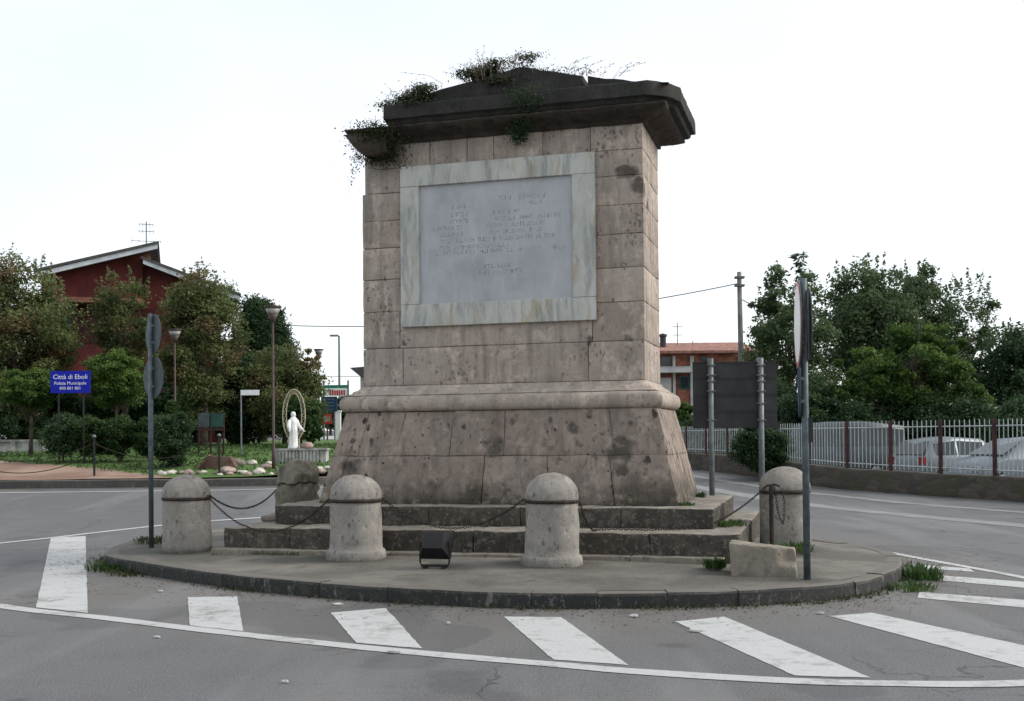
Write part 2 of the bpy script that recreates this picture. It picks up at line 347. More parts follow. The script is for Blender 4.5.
def ground():
    b = NB('garden_soil'); x, y, z = b.sep()
    n = b.noise(.7, 5, .6); g = b.mix(b.ramp(b.noise(3, 5, .7), .35, .65), (.045, .085, .018), (.085, .14, .035))
    d = b.mix(b.ramp(n, .35, .65), (.21, .125, .085), (.30, .20, .145))
    f = b.math('ADD', x, b.math('MULTIPLY', b.math('SUBTRACT', n, .5), 2.5)); f = b.math('ADD', f, b.math('MULTIPLY', b.math('SUBTRACT', y, 29), -1.05))
    return b.fin(b.mix(b.ramp(f, -12.6, -11.9), g if False else d, g), .95, b.noise(9, 5), .5, .03)
def gmat():
    b = NB('garden_soil'); x, y, z = b.sep()
    n = b.noise(.7, 5, .6); g = b.mix(b.ramp(b.noise(3, 5, .7), .35, .65), (.046, .10, .020), (.09, .15, .036))
    d = b.mix(b.ramp(n, .35, .65), (.21, .13, .095), (.30, .21, .16))
    # the dirt apron narrows towards the right: dirt where y < 31.5 + slope
    e = b.math('ADD', b.math('MULTIPLY', b.math('ADD', x, 9.0), -.62), 28.4)
    f = b.math('SUBTRACT', y, b.math('ADD', e, b.math('MULTIPLY', b.math('SUBTRACT', n, .5), 1.2)))
    return b.fin(b.mix(b.ramp(f, -.15, .2), d, g), .95, b.noise(9, 5), .5, .03)
M['garden'] = gmat()
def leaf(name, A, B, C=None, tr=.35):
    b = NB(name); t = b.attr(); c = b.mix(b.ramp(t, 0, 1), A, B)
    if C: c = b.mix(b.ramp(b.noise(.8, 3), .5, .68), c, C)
    b.fin(c, .6, spec=.25)
    tl = b.n.new('ShaderNodeBsdfTranslucent'); b.l.new(c, tl.inputs[0]); mx = b.n.new('ShaderNodeMixShader'); mx.inputs[0].default_value = tr
    o_ = b.n['Material Output']; b.l.new(b.b.outputs[0], mx.inputs[1]); b.l.new(tl.outputs[0], mx.inputs[2]); b.l.new(mx.outputs[0], o_.inputs[0])
    return b.m
M['leaf_mix'] = leaf('leaf_green_rust', (.070, .095, .036), (.155, .185, .070), (.21, .145, .08), tr=.42)
M['leaf_mid'] = leaf('leaf_mid_green', (.022, .050, .015), (.060, .105, .030))
M['leaf_dark'] = leaf('leaf_dark_green', (.024, .054, .024), (.058, .10, .040))
M['leaf_grey'] = leaf('leaf_grey_green', (.052, .085, .040), (.115, .16, .070), tr=.42)
M['leaf_bright'] = leaf('leaf_bright_green', (.026, .064, .014), (.12, .19, .040))
M['leaf_olive'] = leaf('leaf_olive', (.03, .04, .018), (.075, .085, .035))
M['leaf_dry'] = leaf('dry_stalk', (.16, .11, .08), (.24, .18, .13), tr=.1)
M['leaf_light'] = leaf('leaf_fresh', (.026, .062, .016), (.07, .12, .032), (.10, .15, .05))
M['bark'] = paint('bark', (.075, .058, .043), .95, 0, .25, 8)
M['iron'] = paint('rusty_iron', (.035, .022, .016), .8, .2, .3, 20)
M['black'] = paint('black_metal', (.010, .010, .011), .5, .1)
M['galv'] = paint('galvanised_steel', (.15, .17, .178), .5, .3, .12, 9)
M['galv_blue'] = paint('painted_blue_grey_pole', (.085, .11, .122), .5, .2, .15, 12)
M['signback'] = paint('sign_back_grey', (.075, .088, .092), .6, .2)
M['signdark'] = paint('dark_sign_back', (.035, .035, .038), .65, .1, .15, 3)
M['white'] = paint('white_sign_paint', (.78, .78, .77), .4, 0, .04)
M['statue'] = paint('white_statue_paint', (.72, .72, .72), .5, 0, .06)
M['red'] = paint('red_sign_paint', (.42, .03, .025), .4)
M['blue'] = paint('blue_sign_paint', (.006, .016, .36), .6, 0, .06, 6, .2)
M['navy'] = paint('navy_sign_paint', (.02, .055, .11), .6, 0, .15, 6, .2) if True else paint('navy_sign_paint', (.02, .055, .11), .4)
M['green'] = paint('green_sign_paint', (.02, .18, .10), .4)
M['brown'] = paint('brown_lamp_paint', (.055, .032, .026), .6)
M['glass_lamp'] = paint('lamp_glass', (.30, .29, .28), .35)
M['ivory'] = paint('ivory_paint', (.40, .35, .24), .6)
M['concrete'] = paint('concrete', (.36, .35, .33), .9, 0, .2, 4)
M['wallred'] = paint('dark_red_render', (.135, .030, .027), .9, 0, .15, 1.2)
M['wallshade'] = paint('shaded_brown_render', (.08, .022, .02), .9)  # darker copy of the red render, shade painted in as colour
M['brick'] = paint('orange_brick', (.22, .088, .055), .9, 0, .2, 2)
M['fascia'] = paint('white_fascia', (.55, .58, .60), .7, 0, .08, 2)
M['tile'] = paint('terracotta_tile', (.27, .135, .10), .9, 0, .2, 3)
M['tile_dark'] = paint('dark_roof_tile', (.07, .065, .065), .9)
M['render'] = paint('pale_render', (.42, .42, .40), .9, 0, .1, 1)
M['pane'] = paint('dark_window_glass', (.02, .028, .032), .12, 0, .1, 1, .6)
M['shutter'] = paint('green_shutter', (.02, .07, .06), .7)
M['fence'] = paint('pale_fence_paint', (.42, .45, .44), .55, .1, .1)
M['postred'] = paint('rusty_red_post', (.050, .019, .018), .8, 0, .2)
def wallm():
    b = NB('rubble_wall'); w_ = b.warp(3, .1); v = b.vor(3.4, b.map((1, 1, 1.9), w_), 'DISTANCE_TO_EDGE'); cc = b.vor(3.4, b.map((1, 1, 1.9), w_), 'F1', 'Color')
    c = b.mix(b.ramp(b.sep(cc)[0], 0, 1), (.055, .047, .040), (.085, .072, .060)); c = b.mix(b.math('MULTIPLY', b.ramp(v, .05, .0), .6), c, (.04, .035, .03))
    c = b.mix(b.math('MULTIPLY', b.ramp(b.noise(1.5, 5), .5, .65), .6), c, (.05, .055, .03))
    return b.fin(c, .95, v, .6, .04)
M['rwall'] = wallm()
M['pole_conc'] = paint('pole_concrete', (.15, .15, .14), .9, 0, .15, 3)
M['car_silver'] = paint('silver_car_paint', (.16, .185, .20), .35, .2, .04, 2)
M['car_grey'] = paint('grey_blue_car_paint', (.15, .175, .195), .35, .2, .04, 2)
M['car_van'] = paint('pale_van_paint', (.07, .082, .088), .45, .0, .05, 2)
M['tyre'] = paint('tyre_rubber', (.015, .015, .015), .9)
M['rim'] = paint('wheel_rim', (.35, .36, .37), .35, .7)
M['lampred'] = paint('tail_lamp_red', (.22, .025, .025), .35)
M['rock'] = paint('pale_rock', (.50, .46, .40), .9, 0, .2, 5)
M['rockpink'] = paint('pink_rock', (.34, .25, .215), .9, 0, .2, 5)
M['slab'] = paint('brown_slab', (.14, .085, .065), .95, 0, .2, 4)
M['paper'] = paint('paper_scrap', (.42, .42, .40), .8)
M['deadleaf'] = paint('dead_leaf', (.12, .09, .055), .9, 0, .3, 3)

# ------------------------------------------------------------------ ground
def axis(pts):
    a = []
    for (p, q, s_) in pts:
        n = max(1, int(round((q - p) / s_))); a += [p + (q - p) * i / n for i in range(n)]
    return a + [pts[-1][1]]
xs = axis([(-600, -60, 60), (-60, 0, 1.5), (0, 16, .5), (16, 40, 2), (40, 600, 70)]); ys = axis([(-30, 4, 4), (4, 60, 1.0), (60, 120, 5), (120, 900, 60)])
mb = MB(); V = [(x, y, gz(x, y)) for y in ys for x in xs]; nx = len(xs)
mb.add(V, [(j * nx + i, j * nx + i + 1, (j + 1) * nx + i + 1, (j + 1) * nx + i) for j in range(len(ys) - 1) for i in range(nx - 1)])
tag(mb.build('road', M['asphalt'], smooth=True), kind='structure')

def spline(P, n=6, closed=False):
    P = [Vector((*p, 0)[:3]) for p in P]; out_ = []; N = len(P); rng = range(N if closed else N - 1)
    for i in rng:
        g = lambda k: P[k % N] if closed else P[max(0, min(N - 1, k))]
        a, b, c, d = g(i - 1), g(i), g(i + 1), g(i + 2)
        for k in range(n):
            t = k / n; out_.append(.5 * ((2 * b) + (c - a) * t + (2 * a - 5 * b + 4 * c - d) * t * t + (3 * b - a - 3 * c + d) * t ** 3))
    if not closed: out_.append(P[-1])
    return out_
def strip(name, P, width, mat, lift=.004, wj=.0):
    pts = spline(P, 10); mb = MB(); V = []
    for i, p in enumerate(pts):
        d = (pts[min(i + 1, len(pts) - 1)] - pts[max(i - 1, 0)]).normalized(); n = Vector((-d.y, d.x, 0))
        for s_ in (-.5, .5):
            q = p + n * s_ * (width + wj * noise.noise(p * 1.7 + Vector((s_ * 9, 0, 0)))); V.append((q.x, q.y, gz(q.x, q.y) + lift))
    mb.add(V, [(2 * i, 2 * i + 1, 2 * i + 3, 2 * i + 2) for i in range(len(pts) - 1)])
    return tag(mb.build(name, mat), kind='structure')
def quad(name, Q, mat, lift=.004, n=24):
    """painted stripe with slightly ragged edges, corners in order round"""
    A, B, C_, D = [Vector((*q, 0)) for q in Q]; mb = MB(); V = []; m_ = 10
    for j in range(n + 1):
        t = j / n; a = A.lerp(D, t); b = B.lerp(C_, t)
        for i in range(m_ + 1):
            p = a.lerp(b, i / m_)
            if i in (0, m_): p += Vector((noise.noise(p * 9) * .008, noise.noise(p * 9 + Vector((5, 5, 5))) * .006, 0))
            if j in (0, n): p += Vector((0, noise.noise(p * 11) * .014, 0))
            V.append((p.x, p.y, gz(p.x, p.y) + lift))
    mb.add(V, [(j * (m_ + 1) + i, j * (m_ + 1) + i + 1, (j + 1) * (m_ + 1) + i + 1, (j + 1) * (m_ + 1) + i) for j in range(n) for i in range(m_)])
    return tag(mb.build(name, mat), kind='structure')
strip('road_edge_line', [(-9.5, 15.5), (-7.2, 12.6), (-5.03, 10.79), (-3.73, 10.0), (-2.78, 9.40), (-1.7, 8.76), (-0.7, 8.22), (0.33, 7.74), (0.84, 7.50), (1.72, 7.20), (2.44, 7.07), (3.24, 7.05), (4.6, 7.3), (6.5, 8.2)], .17, M['line_old'], .005, .02)
stripes = [[(-7.72, 18.4), (-7.22, 18.6), (-3.98, 10.30), (-4.62, 10.66)],
           [(-3.33, 11.26), (-2.83, 11.28), (-2.26, 9.22), (-2.80, 9.53)],
           [(-1.69, 10.17), (-1.21, 10.42), (-0.70, 8.40), (-1.24, 8.66)],
           [(-0.09, 9.85), (0.42, 9.80), (0.80, 7.72), (0.28, 7.93)],
           [(1.39, 9.50), (1.86, 9.74), (2.34, 7.25), (1.86, 7.33)],
           [(2.78, 9.72), (3.21, 9.88), (4.15, 6.6 + .9), (3.55, 7.25)],
           [(3.94, 10.75), (4.10, 11.15), (5.35, 10.2), (5.0, 9.78)],
           [(4.50, 12.16), (4.66, 12.58), (5.62, 11.7), (5.45, 11.2)],
           [(4.85, 13.12), (4.94, 13.46), (5.40, 13.05), (5.32, 12.72)]]
for q in stripes: quad('painted_stripe', q, M['line'])
strip('island_edge_line', [(4.9, 15.6), (5.07, 14.92), (5.27, 13.93), (5.49, 12.96), (5.64, 12.17), (5.8, 11.0)], .13, M['line'], .005)
strip('left_edge_line', [(-9.6, 14.6), (-8.7, 16.3), (-7.9, 17.9), (-7.2, 19.2), (-6.3, 20.3), (-5.3, 21.0), (-4.0, 21.5)], .15, M['line'], .008, .02)
strip('far_edge_line', [(-26, 26.2), (-18, 26.3), (-12, 26.4), (-9, 26.5), (-6, 26.8), (-3, 28.5), (-1.2, 33)], .16, M['line'], .006)
strip('pale_lane_band', [(4.5, 32), (6.2, 27), (7.2, 23.5), (8.4, 20), (9.8, 17), (12, 14)], .55, M['band'], .005, .25)
strip('pale_lane_band', [(4.2, 40), (5.6, 34), (7.0, 30), (8.6, 26.5), (9.8, 23.5), (11, 20.5)], .35, M['band'], .005, .3)
quad('far_pavement', [(-16, 66), (-2, 60), (-2, 80), (-16, 86)], M['render'], .006)

# ------------------------------------------------------------------ traffic island
ISL = [(-4.93, 13.71), (-3.39, 12.22), (-2.43, 11.45), (-1.24, 10.78), (-0.05, 10.35), (0.99, 10.26), (2.11, 10.33), (3.2, 10.75), (3.97, 11.6), (4.42, 12.5),
       (4.68, 13.5), (4.6, 14.4), (4.3, 15.3), (4.1, 16.1), (3.5, 17.1), (2.2, 18.3), (.5, 19.2), (-1.5, 19.7), (-3.5, 19.4), (-4.86, 18.4), (-5.49, 17.2), (-5.6, 15.9), (-5.4, 14.6)]
O = spline(ISL, 5, True); N = len(O); CEN = Vector((-.3, 15.0, 0))
def isz(t): return .15 + .075 * sst(t * 1.6)      # t: 0 at the kerb, 1 at the middle
def island_z(x, y):
    d = Vector((x, y, 0)) - CEN; best = 9
    a = math.atan2(d.y, d.x)
    for p in O:
        q = p - CEN; da = abs((math.atan2(q.y, q.x) - a + math.pi) % (2 * math.pi) - math.pi)
        if da < best: best = da; rad = q.length
    return isz(1 - d.length / rad)
mb = MB(); V = []; rings = [0, .03, .08, .16, .28, .42, .6, .8]
for t in rings:
    for p in O:
        q = CEN + (p - CEN) * (1 - t) * (1 - .16 / (p - CEN).length); V.append((q.x, q.y, isz(t) + .006 * noise.noise(q * 1.5)))
V.append((CEN.x, CEN.y, .225))
Fc = [(j * N + i, j * N + (i + 1) % N, (j + 1) * N + (i + 1) % N, (j + 1) * N + i) for j in range(len(rings) - 1) for i in range(N)]
Fc += [((len(rings) - 1) * N + i, (len(rings) - 1) * N + (i + 1) % N, len(rings) * N) for i in range(N)]
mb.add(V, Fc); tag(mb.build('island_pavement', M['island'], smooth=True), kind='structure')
def kerb(name, path, w_, z0, z1, mat, closed=True, every=3, side=1):
    mb = MB(); n = len(path); i = 0; rnd = random.Random(3)
    while i < (n if closed else n - 1):
        j = min(i + every, n if closed else n - 1); tint = rnd.random(); dz = rnd.uniform(-.007, .004); do = rnd.uniform(-.012, .010)
        V = []; idx = list(range(i, j + 1))
        for q, k in enumerate(idx):
            p = path[k % n]; d = (path[(k + 1) % n if closed else min(k + 1, n - 1)] - path[(k - 1) % n if closed else max(k - 1, 0)]).normalized()
            if q == 0: p = p + d * .0025
            if q == len(idx) - 1: p = p - d * .0025
            nn = Vector((-d.y, d.x, 0)) * side; b0 = gz(p.x, p.y)
            r1, r2 = noise.noise(p * 6) * .008, noise.noise(p * 6 + Vector((0, 0, 4))) * .008
            prof = [(0 + do, z0), (0 + do + r1, z1 - .03 + dz), (.012 + do, z1 - .008 + dz + r2), (.035 + do, z1 + dz + r2), (w_, z1 + dz), (w_, z0)]
            for (o_, zz) in prof: V.append(p + nn * o_ + Vector((0, 0, zz + b0)))
        m_ = 6; Fc = [(a * m_ + b, (a + 1) * m_ + b, (a + 1) * m_ + b + 1, a * m_ + b + 1) for a in range(len(idx) - 1) for b in range(m_ - 1)]
        Fc += [tuple(range(m_)), tuple((len(idx) - 1) * m_ + b for b in range(m_))[::-1]]
        mb.add(V, Fc, tint); i = j
    return mb.build(name, mat)
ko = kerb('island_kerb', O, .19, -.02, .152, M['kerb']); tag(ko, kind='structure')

# ------------------------------------------------------------------ the monument
YAW = .2766; MC = Vector((.0187, 15.1544, 0)); Ux = Vector((math.cos(YAW), -math.sin(YAW), 0)); Vx = Vector((math.sin(YAW), math.cos(YAW), 0))
def ML(u, v, z=0): return MC + Ux * u + Vx * v + Vector((0, 0, z))
mon = empty('stone_monument', MC, -YAW)
tag(mon, 'tall weathered pinkish stone monument with marble plaque and overgrown broken cornice on the traffic island', 'monument')
a_, b_ = 1.936, .662
rnd = random.Random(11)
mb = MB()
mb.bx(-a_ + .03, a_ - .03, -b_ + .03, b_ - .03, 2.3, 5.66, .1)
def course(z0, z1, joints, mb=mb, t=None, g=.0035, dv=0.):
    js = [-a_] + joints + [a_]
    for i in range(len(js) - 1):
        x0 = js[i] + (g if i else 0); x1 = js[i + 1] - (g if i < len(js) - 2 else 0)
        wf = None
        if i == 0 and z0 > 4.9:
            k_ = .26 if z0 > 5.2 else .08
            wf = lambda q, k_=k_, z0=z0, z1=z1: Vector((q.x + (k_ * max(0, 1 - (q.x + a_) / .3) * (.6 + .9 * abs(noise.noise(q * 5)) + (.5 if z0 < 5.2 else 0) * abs((q.z - z0) / (z1 - z0) - .6))), q.y, q.z))
        mb.rough(x0, x1, -b_ + rnd.uniform(-.003, .004) + dv, b_, z0 + g, z1 - g, .007, .0035, .11, rnd.random() if t is None else t, wf)
course(2.32, 2.83, [-1.36, -.20, 1.20])
course(2.83, 3.33, [-1.40, 1.26], dv=0)
course(3.33, 3.77, [-1.36, .2, 1.30]); course(3.77, 4.20, [-1.36, -.3, 1.30]); course(4.20, 4.575, [-1.36, .4, 1.30]); course(4.575, 4.95, [-1.36, .1, 1.30])
course(4.95, 5.285, [-1.36, .1, 1.30]); course(5.285, 5.635, [-.95, -.42, -.05, .62, 1.26])
mb.build('shaft', M['shaft'], mon, True)
# moulded base of the shaft: profile swept round a rectangle
def sweep_rect(mb, prof, hx0, hx1, hy0, hy1, tint=.5, seg=.35, amp=.004, chamfer=None):
    """prof: (offset, z); rings round the rectangle"""
    corner = [(hx0, hy0), (hx1, hy0), (hx1, hy1), (hx0, hy1)]; sgn = [(-1, -1), (1, -1), (1, 1), (-1, 1)]
    ring = []
    for i in range(4):
        p, q = corner[i], corner[(i + 1) % 4]; L = math.hypot(q[0] - p[0], q[1] - p[1]); n = max(1, int(L / seg))
        for k in range(n):
            t = k / n; s0, s1 = sgn[i], sgn[(i + 1) % 4]
            ring.append((p[0] + (q[0] - p[0]) * t, p[1] + (q[1] - p[1]) * t, s0[0] + (s1[0] - s0[0]) * t, s0[1] + (s1[1] - s0[1]) * t))
    V = []; n = len(ring)
    for (o_, z) in prof:
        for (x, y, sx, sy) in ring:
            q = Vector((x + sx * o_, y + sy * o_, z)); q += noise.noise_vector(q * 3) * amp + noise.noise_vector(q * 11) * amp * .6
            V.append(q)
    mb.add(V, [(j * n + i, j * n + (i + 1) % n, (j + 1) * n + (i + 1) % n, (j + 1) * n + i) for j in range(len(prof) - 1) for i in range(n)], tint)
    m_ = len(prof); mb.add([V[k] for k in range(n)], [tuple(range(n))[::-1]], tint); mb.add([V[(m_ - 1) * n + k] for k in range(n)], [tuple(range(n))], tint)
mb = MB()
jo = [-a_, -1.18, -.46, .28, .95, 1.5, a_]
sweep_rect(mb, [(.0, 2.180), (.17, 2.182), (.16, 2.20), (.115, 2.215), (.112, 2.235), (.06, 2.262), (.028, 2.29), (.015, 2.318), (-.05, 2.321)], -a_, a_, -b_, b_, .35, .12)
tp = [(.10, 1.963), (.19, 1.966), (.222, 1.985), (.243, 2.02), (.25, 2.07), (.243, 2.12), (.222, 2.155), (.19, 2.176), (.10, 2.179)]
sweep_rect(mb, tp, -a_, a_, -b_, b_, .7, .10, .006)
mb.build('base_moulding', M['mould'], mon, True)
mb = MB(); mb2 = MB()
def pedw(q):
    t = (1.958 - q.z) / (1.958 - .75); o_ = .185 + (.465 - .185) * t
    return Vector((q.x * (a_ + o_) / a_, q.y * (b_ + o_) / b_, q.z))
def pcourse(z0, z1, js):
    js = [-a_] + js + [a_]
    for i in range(len(js) - 1):
        mb.rough(js[i] + (.0012 if i else 0), js[i + 1] - (.0012 if i < len(js) - 2 else 0), -b_ + rnd.uniform(-.002, .002), b_, z0 + .0015, z1 - .0015, .006, .006, .09, rnd.random(), pedw)
pcourse(1.372, 1.958, [-1.62, -1.15, -.52, .12, 1.37]); pcourse(.745, 1.372, [-1.75, -1.1, -.1, .62, 1.30])
n0 = len(mb.v)
V = [pedw(Vector((x * .985, y * .96, z))) for z in (.74, 1.96) for x, y in ((-a_, -b_), (a_, -b_), (a_, b_), (-a_, b_))]
mb.add(V, [(0, 3, 2, 1), (4, 5, 6, 7), (0, 1, 5, 4), (1, 2, 6, 5), (2, 3, 7, 6), (3, 0, 4, 7)], .1)
mb.build('pedestal', M['ped'], mon, True)
# steps
def step(x0, x1, y0, y1, z0, z1, js, amp=.007, bev=.016, ends=None):
    mb = MB(); js = [x0] + js + [x1]
    for i in range(len(js) - 1):
        mb.rough(js[i] + .002, js[i + 1] - .002, y0 + rnd.uniform(-.006, .006), y1, z0, z1 + rnd.uniform(-.004, .003), bev, amp, .09, rnd.random(), None, 3.2)
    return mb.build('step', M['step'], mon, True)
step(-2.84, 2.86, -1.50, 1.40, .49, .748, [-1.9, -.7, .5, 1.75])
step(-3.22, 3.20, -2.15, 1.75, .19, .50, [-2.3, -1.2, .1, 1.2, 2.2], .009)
mb = MB(); js = [-3.3, -2.1, -.9, .3, 1.2, 2.0, 3.05]
for i in range(len(js) - 1): mb.rough(js[i] + .004, js[i + 1] - .004, -2.34, -1.9, .08, .243 + .012 * i / 5, .012, .006, .1, .9, None, 3)
mb.build('plinth', M['rubble'], mon, True)
# cornice
mb = MB()
def plan_loft(mb, rings, tint=.5, amp=.006, seg=.07):
    """rings: list of (polygon, z) with equal counts, subdivided and roughened"""
    n = len(rings[0][0]); V = []; cnt = None
    for poly, z in rings:
        pts = []
        for i in range(n):
            p, q = poly[i], poly[(i + 1) % n]; p0, q0 = rings[0][0][i], rings[0][0][(i + 1) % n]
            k = max(1, int(math.hypot(q0[0] - p0[0], q0[1] - p0[1]) / seg))
            for j in range(k): t = j / k; pts.append(Vector((p[0] + (q[0] - p[0]) * t, p[1] + (q[1] - p[1]) * t, z)))
        cnt = len(pts)
        for p in pts: V.append(p + noise.noise_vector(p * 4) * amp * .7 + noise.noise_vector(p * 11) * amp + noise.noise_vector(p * 27) * amp * .6)
    m_ = len(rings); mb.add(V, [(j * cnt + i, j * cnt + (i + 1) % cnt, (j + 1) * cnt + (i + 1) % cnt, (j + 1) * cnt + i) for j in range(m_ - 1) for i in range(cnt)]
                           + [tuple(range(cnt))[::-1], tuple((m_ - 1) * cnt + i for i in range(cnt))], tint)
def rect(o_, l=None, r=None): return [(-(a_ + (o_ if l is None else l)), -(b_ + o_)), (a_ + (o_ if r is None else r), -(b_ + o_)), (a_ + (o_ if r is None else r), b_ + o_), (-(a_ + (o_ if l is None else l)), b_ + o_)]
plan_loft(mb, [(rect(-.02), 5.60), (rect(.045, .0), 5.605), (rect(.05, .0), 5.655), (rect(.10, .02), 5.66), (rect(.16, .04), 5.68), (rect(.26, .08), 5.705), (rect(.335, .105), 5.74), (rect(.345, .11), 5.762), (rect(.30, .08), 5.768)], .9, .008)
mb.prismM([(-2.05, 5.70), (-1.93, 5.55), (-1.86, 5.47), (-1.79, 5.42), (-1.66, 5.40), (-1.45, 5.42), (-1.45, 5.70)], -1.0, -.60, Matrix.Identity(4), .2)
mb.build('bed_moulding', M['bed'], mon, True)
mb = MB()
pl = [(-1.46, -1.04), (-.2, -1.05), (1.1, -1.05), (2.06, -1.05), (2.30, -.86), (2.42, -.62), (2.43, .98), (.4, 1.04), (-2.0, 1.0), (-2.02, .1), (-1.6, -.3)]
def inset(p, d): 
    return [(x * (1 - d / 2.4), y * (1 - d / 1.05)) for x, y in p]
plan_loft(mb, [(inset(pl, .09), 5.765), (inset(pl, .06), 5.79), (inset(pl, .055), 5.835), (inset(pl, .045), 5.84), (inset(pl, .0), 5.845), (pl, 5.85), (pl, 6.0), (inset(pl, .004), 6.022), (inset(pl, .012), 6.027), (inset(pl, .10), 6.03)], .3, .007)
mb.build('cornice_slab', M['cornice'], mon, True)
# low gabled roof: profile along U, run over V, with a gap near the right
def roof(u0, u1):
    prof = [(-1.5, 6.04), (-1.2, 6.13), (-.7, 6.235), (0., 6.345), (.42, 6.425), (.8, 6.33), (1.16, 6.24), (1.6, 6.15), (2.08, 6.055), (2.35, 6.035)]
    P = [p for p in prof if u0 < p[0] < u1]; f = lambda x: float(np.interp(x, [p[0] for p in prof], [p[1] for p in prof]))
    us = np.linspace(u0, u1, max(4, int((u1 - u0) / .1))); vs_ = np.linspace(-.94, .9, 14); V = []
    for j, v_ in enumerate(vs_):
        for u_ in us:
            z = f(u_) - (.035 if j == 0 else 0) + noise.noise(Vector((u_ * 5, v_ * 3, 1))) * .012; V.append((u_, v_, z))
    n = len(us); m_ = len(vs_); Fc = [(j * n + i, j * n + i + 1, (j + 1) * n + i + 1, (j + 1) * n + i) for j in range(m_ - 1) for i in range(n - 1)]
    mb.add(V, Fc, .2)
    base = lambda k: (V[k][0], V[k][1] + (0), 6.0)
    ring = [i for i in range(n)] + [j * n + n - 1 for j in range(1, m_)] + [(m_ - 1) * n + i for i in range(n - 2, -1, -1)] + [j * n for j in range(m_ - 2, 0, -1)]
    k = len(ring); mb.add([V[r] for r in ring] + [base(r) for r in ring], [(i, i + k, (i + 1) % k + k, (i + 1) % k) for i in range(k)], .2)
mb = MB(); roof(-1.45, 1.20); roof(1.29, 2.30); mb.build('gabled_top', M['cornice'], mon, True)
# plaque
mb = MB(); V0 = -b_ - .075
def fr(x0, x1, z0, z1, t): mb.rough(x0, x1, V0, -b_ - .004, z0, z1, .006, .0008, .3, t)
pL, pR, pB, pT = -1.354, 1.322, 3.105, 5.272
fr(pL, pR, pT - .275, pT, .4); fr(pL, pL + .268, pB + .30, pT - .278, .5); fr(pR - .30, pR, pB + .30, pT - .278, .6); fr(pL, pR, pB, pB + .297, .7)
pq = mb.build('plaque', M['marble'], mon)
tag(pq, 'grey veined marble plaque with a raised frame and worn inscription')
mb = MB(); mb.bx(pL + .26, pR - .29, -b_ - .030, -b_ - .006, pB + .28, pT - .26); mb.build('panel', M['panel'], pq)
# worn, unreadable inscription: rows of short cut strokes, as faint as in the photograph
mb = MB(); rl = random.Random(5); yy = -b_ - .0305
rows = [(4.74, .02, .62), (4.66, .42, .6), (4.555, -.05, .28), (4.47, -.05, .85), (4.385, -.15, .6), (4.30, -.1, .6), (4.21, -.78, .78), (4.12, -.8, .15), (4.05, -.9, .9), (3.85, -.2, .22), (3.77, -.3, .3), (4.66, -.62, -.45), (4.56, -.64, -.45), (4.47, -.66, -.42), (4.385, -.9, -.5), (4.30, -.8, -.45)]
for (z, x0, x1) in rows:
    x = x0
    while x < x1:
        if rl.random() < .16: x += .05; continue
        h = .052; wd = rl.uniform(.022, .034)
        for k in range(rl.choice((2, 2, 3))):
            ty = rl.random()
            if ty < .5: xx = x + rl.choice((0, wd)); mb.bx(xx, xx + .007, yy - .0008, yy + .001, z, z + h)
            else: zz = z + rl.choice((0, h / 2, h - .006)); mb.bx(x, x + wd, yy - .0012, yy + .001, zz, zz + .007)
        x += wd + .018
tag(mb.build('inscription', M['letter'], pq), 'rows of faint worn lettering cut in the marble')

# ------------------------------------------------------------------ bollards
def bollard(x, y, z, h, r, mat, label, flare=0, group='domed stone bollards round the monument', rough_=.004, seed=0):
    o = empty('stone_bollard', (x, y, z)); tag(o, label, 'bollard', group)
    zb = h * .70; mb = MB(); n = 36
    prof = []
    if flare: prof += [(r * 1.16, -.05), (r * 1.17, .02), (r * 1.15, .085), (r * 1.10, .105), (r * 1.03, .12)]
    else: prof += [(r * 1.03, -.05), (r * 1.03, .08)]
    for k in range(1, 9): prof.append((r * (1.03 - .05 * k / 8), .12 + (zb - .16) * k / 8))
    prof += [(r * .975, zb - .025), (r * .955, zb - .012)]
    V = []
    mb.lathe(prof + [(0, zb - .01)], n, tint=.4)
    hb = h - zb - .005
    pr2 = [(0, zb - .008), (r * .99, zb), (r * 1.02, zb + .02), (r * 1.01, zb + .05)]
    for k in range(1, 13):
        a = math.pi / 2 * k / 12; pr2.append((max(0.0, r * 1.01 * math.cos(a)), zb + .05 + (hb - .05) * math.sin(a)))
    mb.lathe(pr2, n, tint=.6)
    mb.v = [tuple(Vector(p) + noise.noise_vector(Vector(p) * 3.5 + Vector((x, y, seed))) * rough_ * 2 + noise.noise_vector(Vector(p) * 14 + Vector((x, seed, 0))) * rough_) for p in mb.v]
    mb.build('stone_body', mat, o, True)
    mb = MB(); mb.lathe([(r * .98, zb - .032), (r * 1.035, zb - .03), (r * 1.035, zb + .004), (r * .98, zb + .006)], n); 
    if seed != 9: mb.build('iron_band', M['iron'], o, True)
    return o
B1, B2, B3, B4, B5 = (-4.25, 14.35), (-1.86, 13.05), (.432, 12.2), (3.46, 14.0), (-3.22, 16.5)
for (x, y), top, r, mt, lb, fl, rg, sd_ in ((B1, 1.175, .305, 'bollard', 'stone bollard farthest left, beside the grey sign pole', 0, .004, 1), (B2, 1.20, .305, 'bollard', 'bollard left of the black floodlight, clean plinth ring, small pock marks', 1, .004, 2),
                           (B3, 1.225, .295, 'bollard', 'bollard right of the black floodlight, with a chipped crumbling foot', 1, .007, 3), (B4, 1.22, .31, 'bollard', 'stone bollard behind the right sign pole, rusty rod in front of it', 0, .004, 4),
                           (B5, 1.31, .315, 'bollard_old', 'dark mossy pitted bollard at the rear left corner of the steps', 0, .04, 9)):
    z = island_z(x, y) if sd_ != 9 else .2
    bollard(x, y, z - .01, top - z, r, M[mt], lb, fl, rough_=rg, seed=sd_)

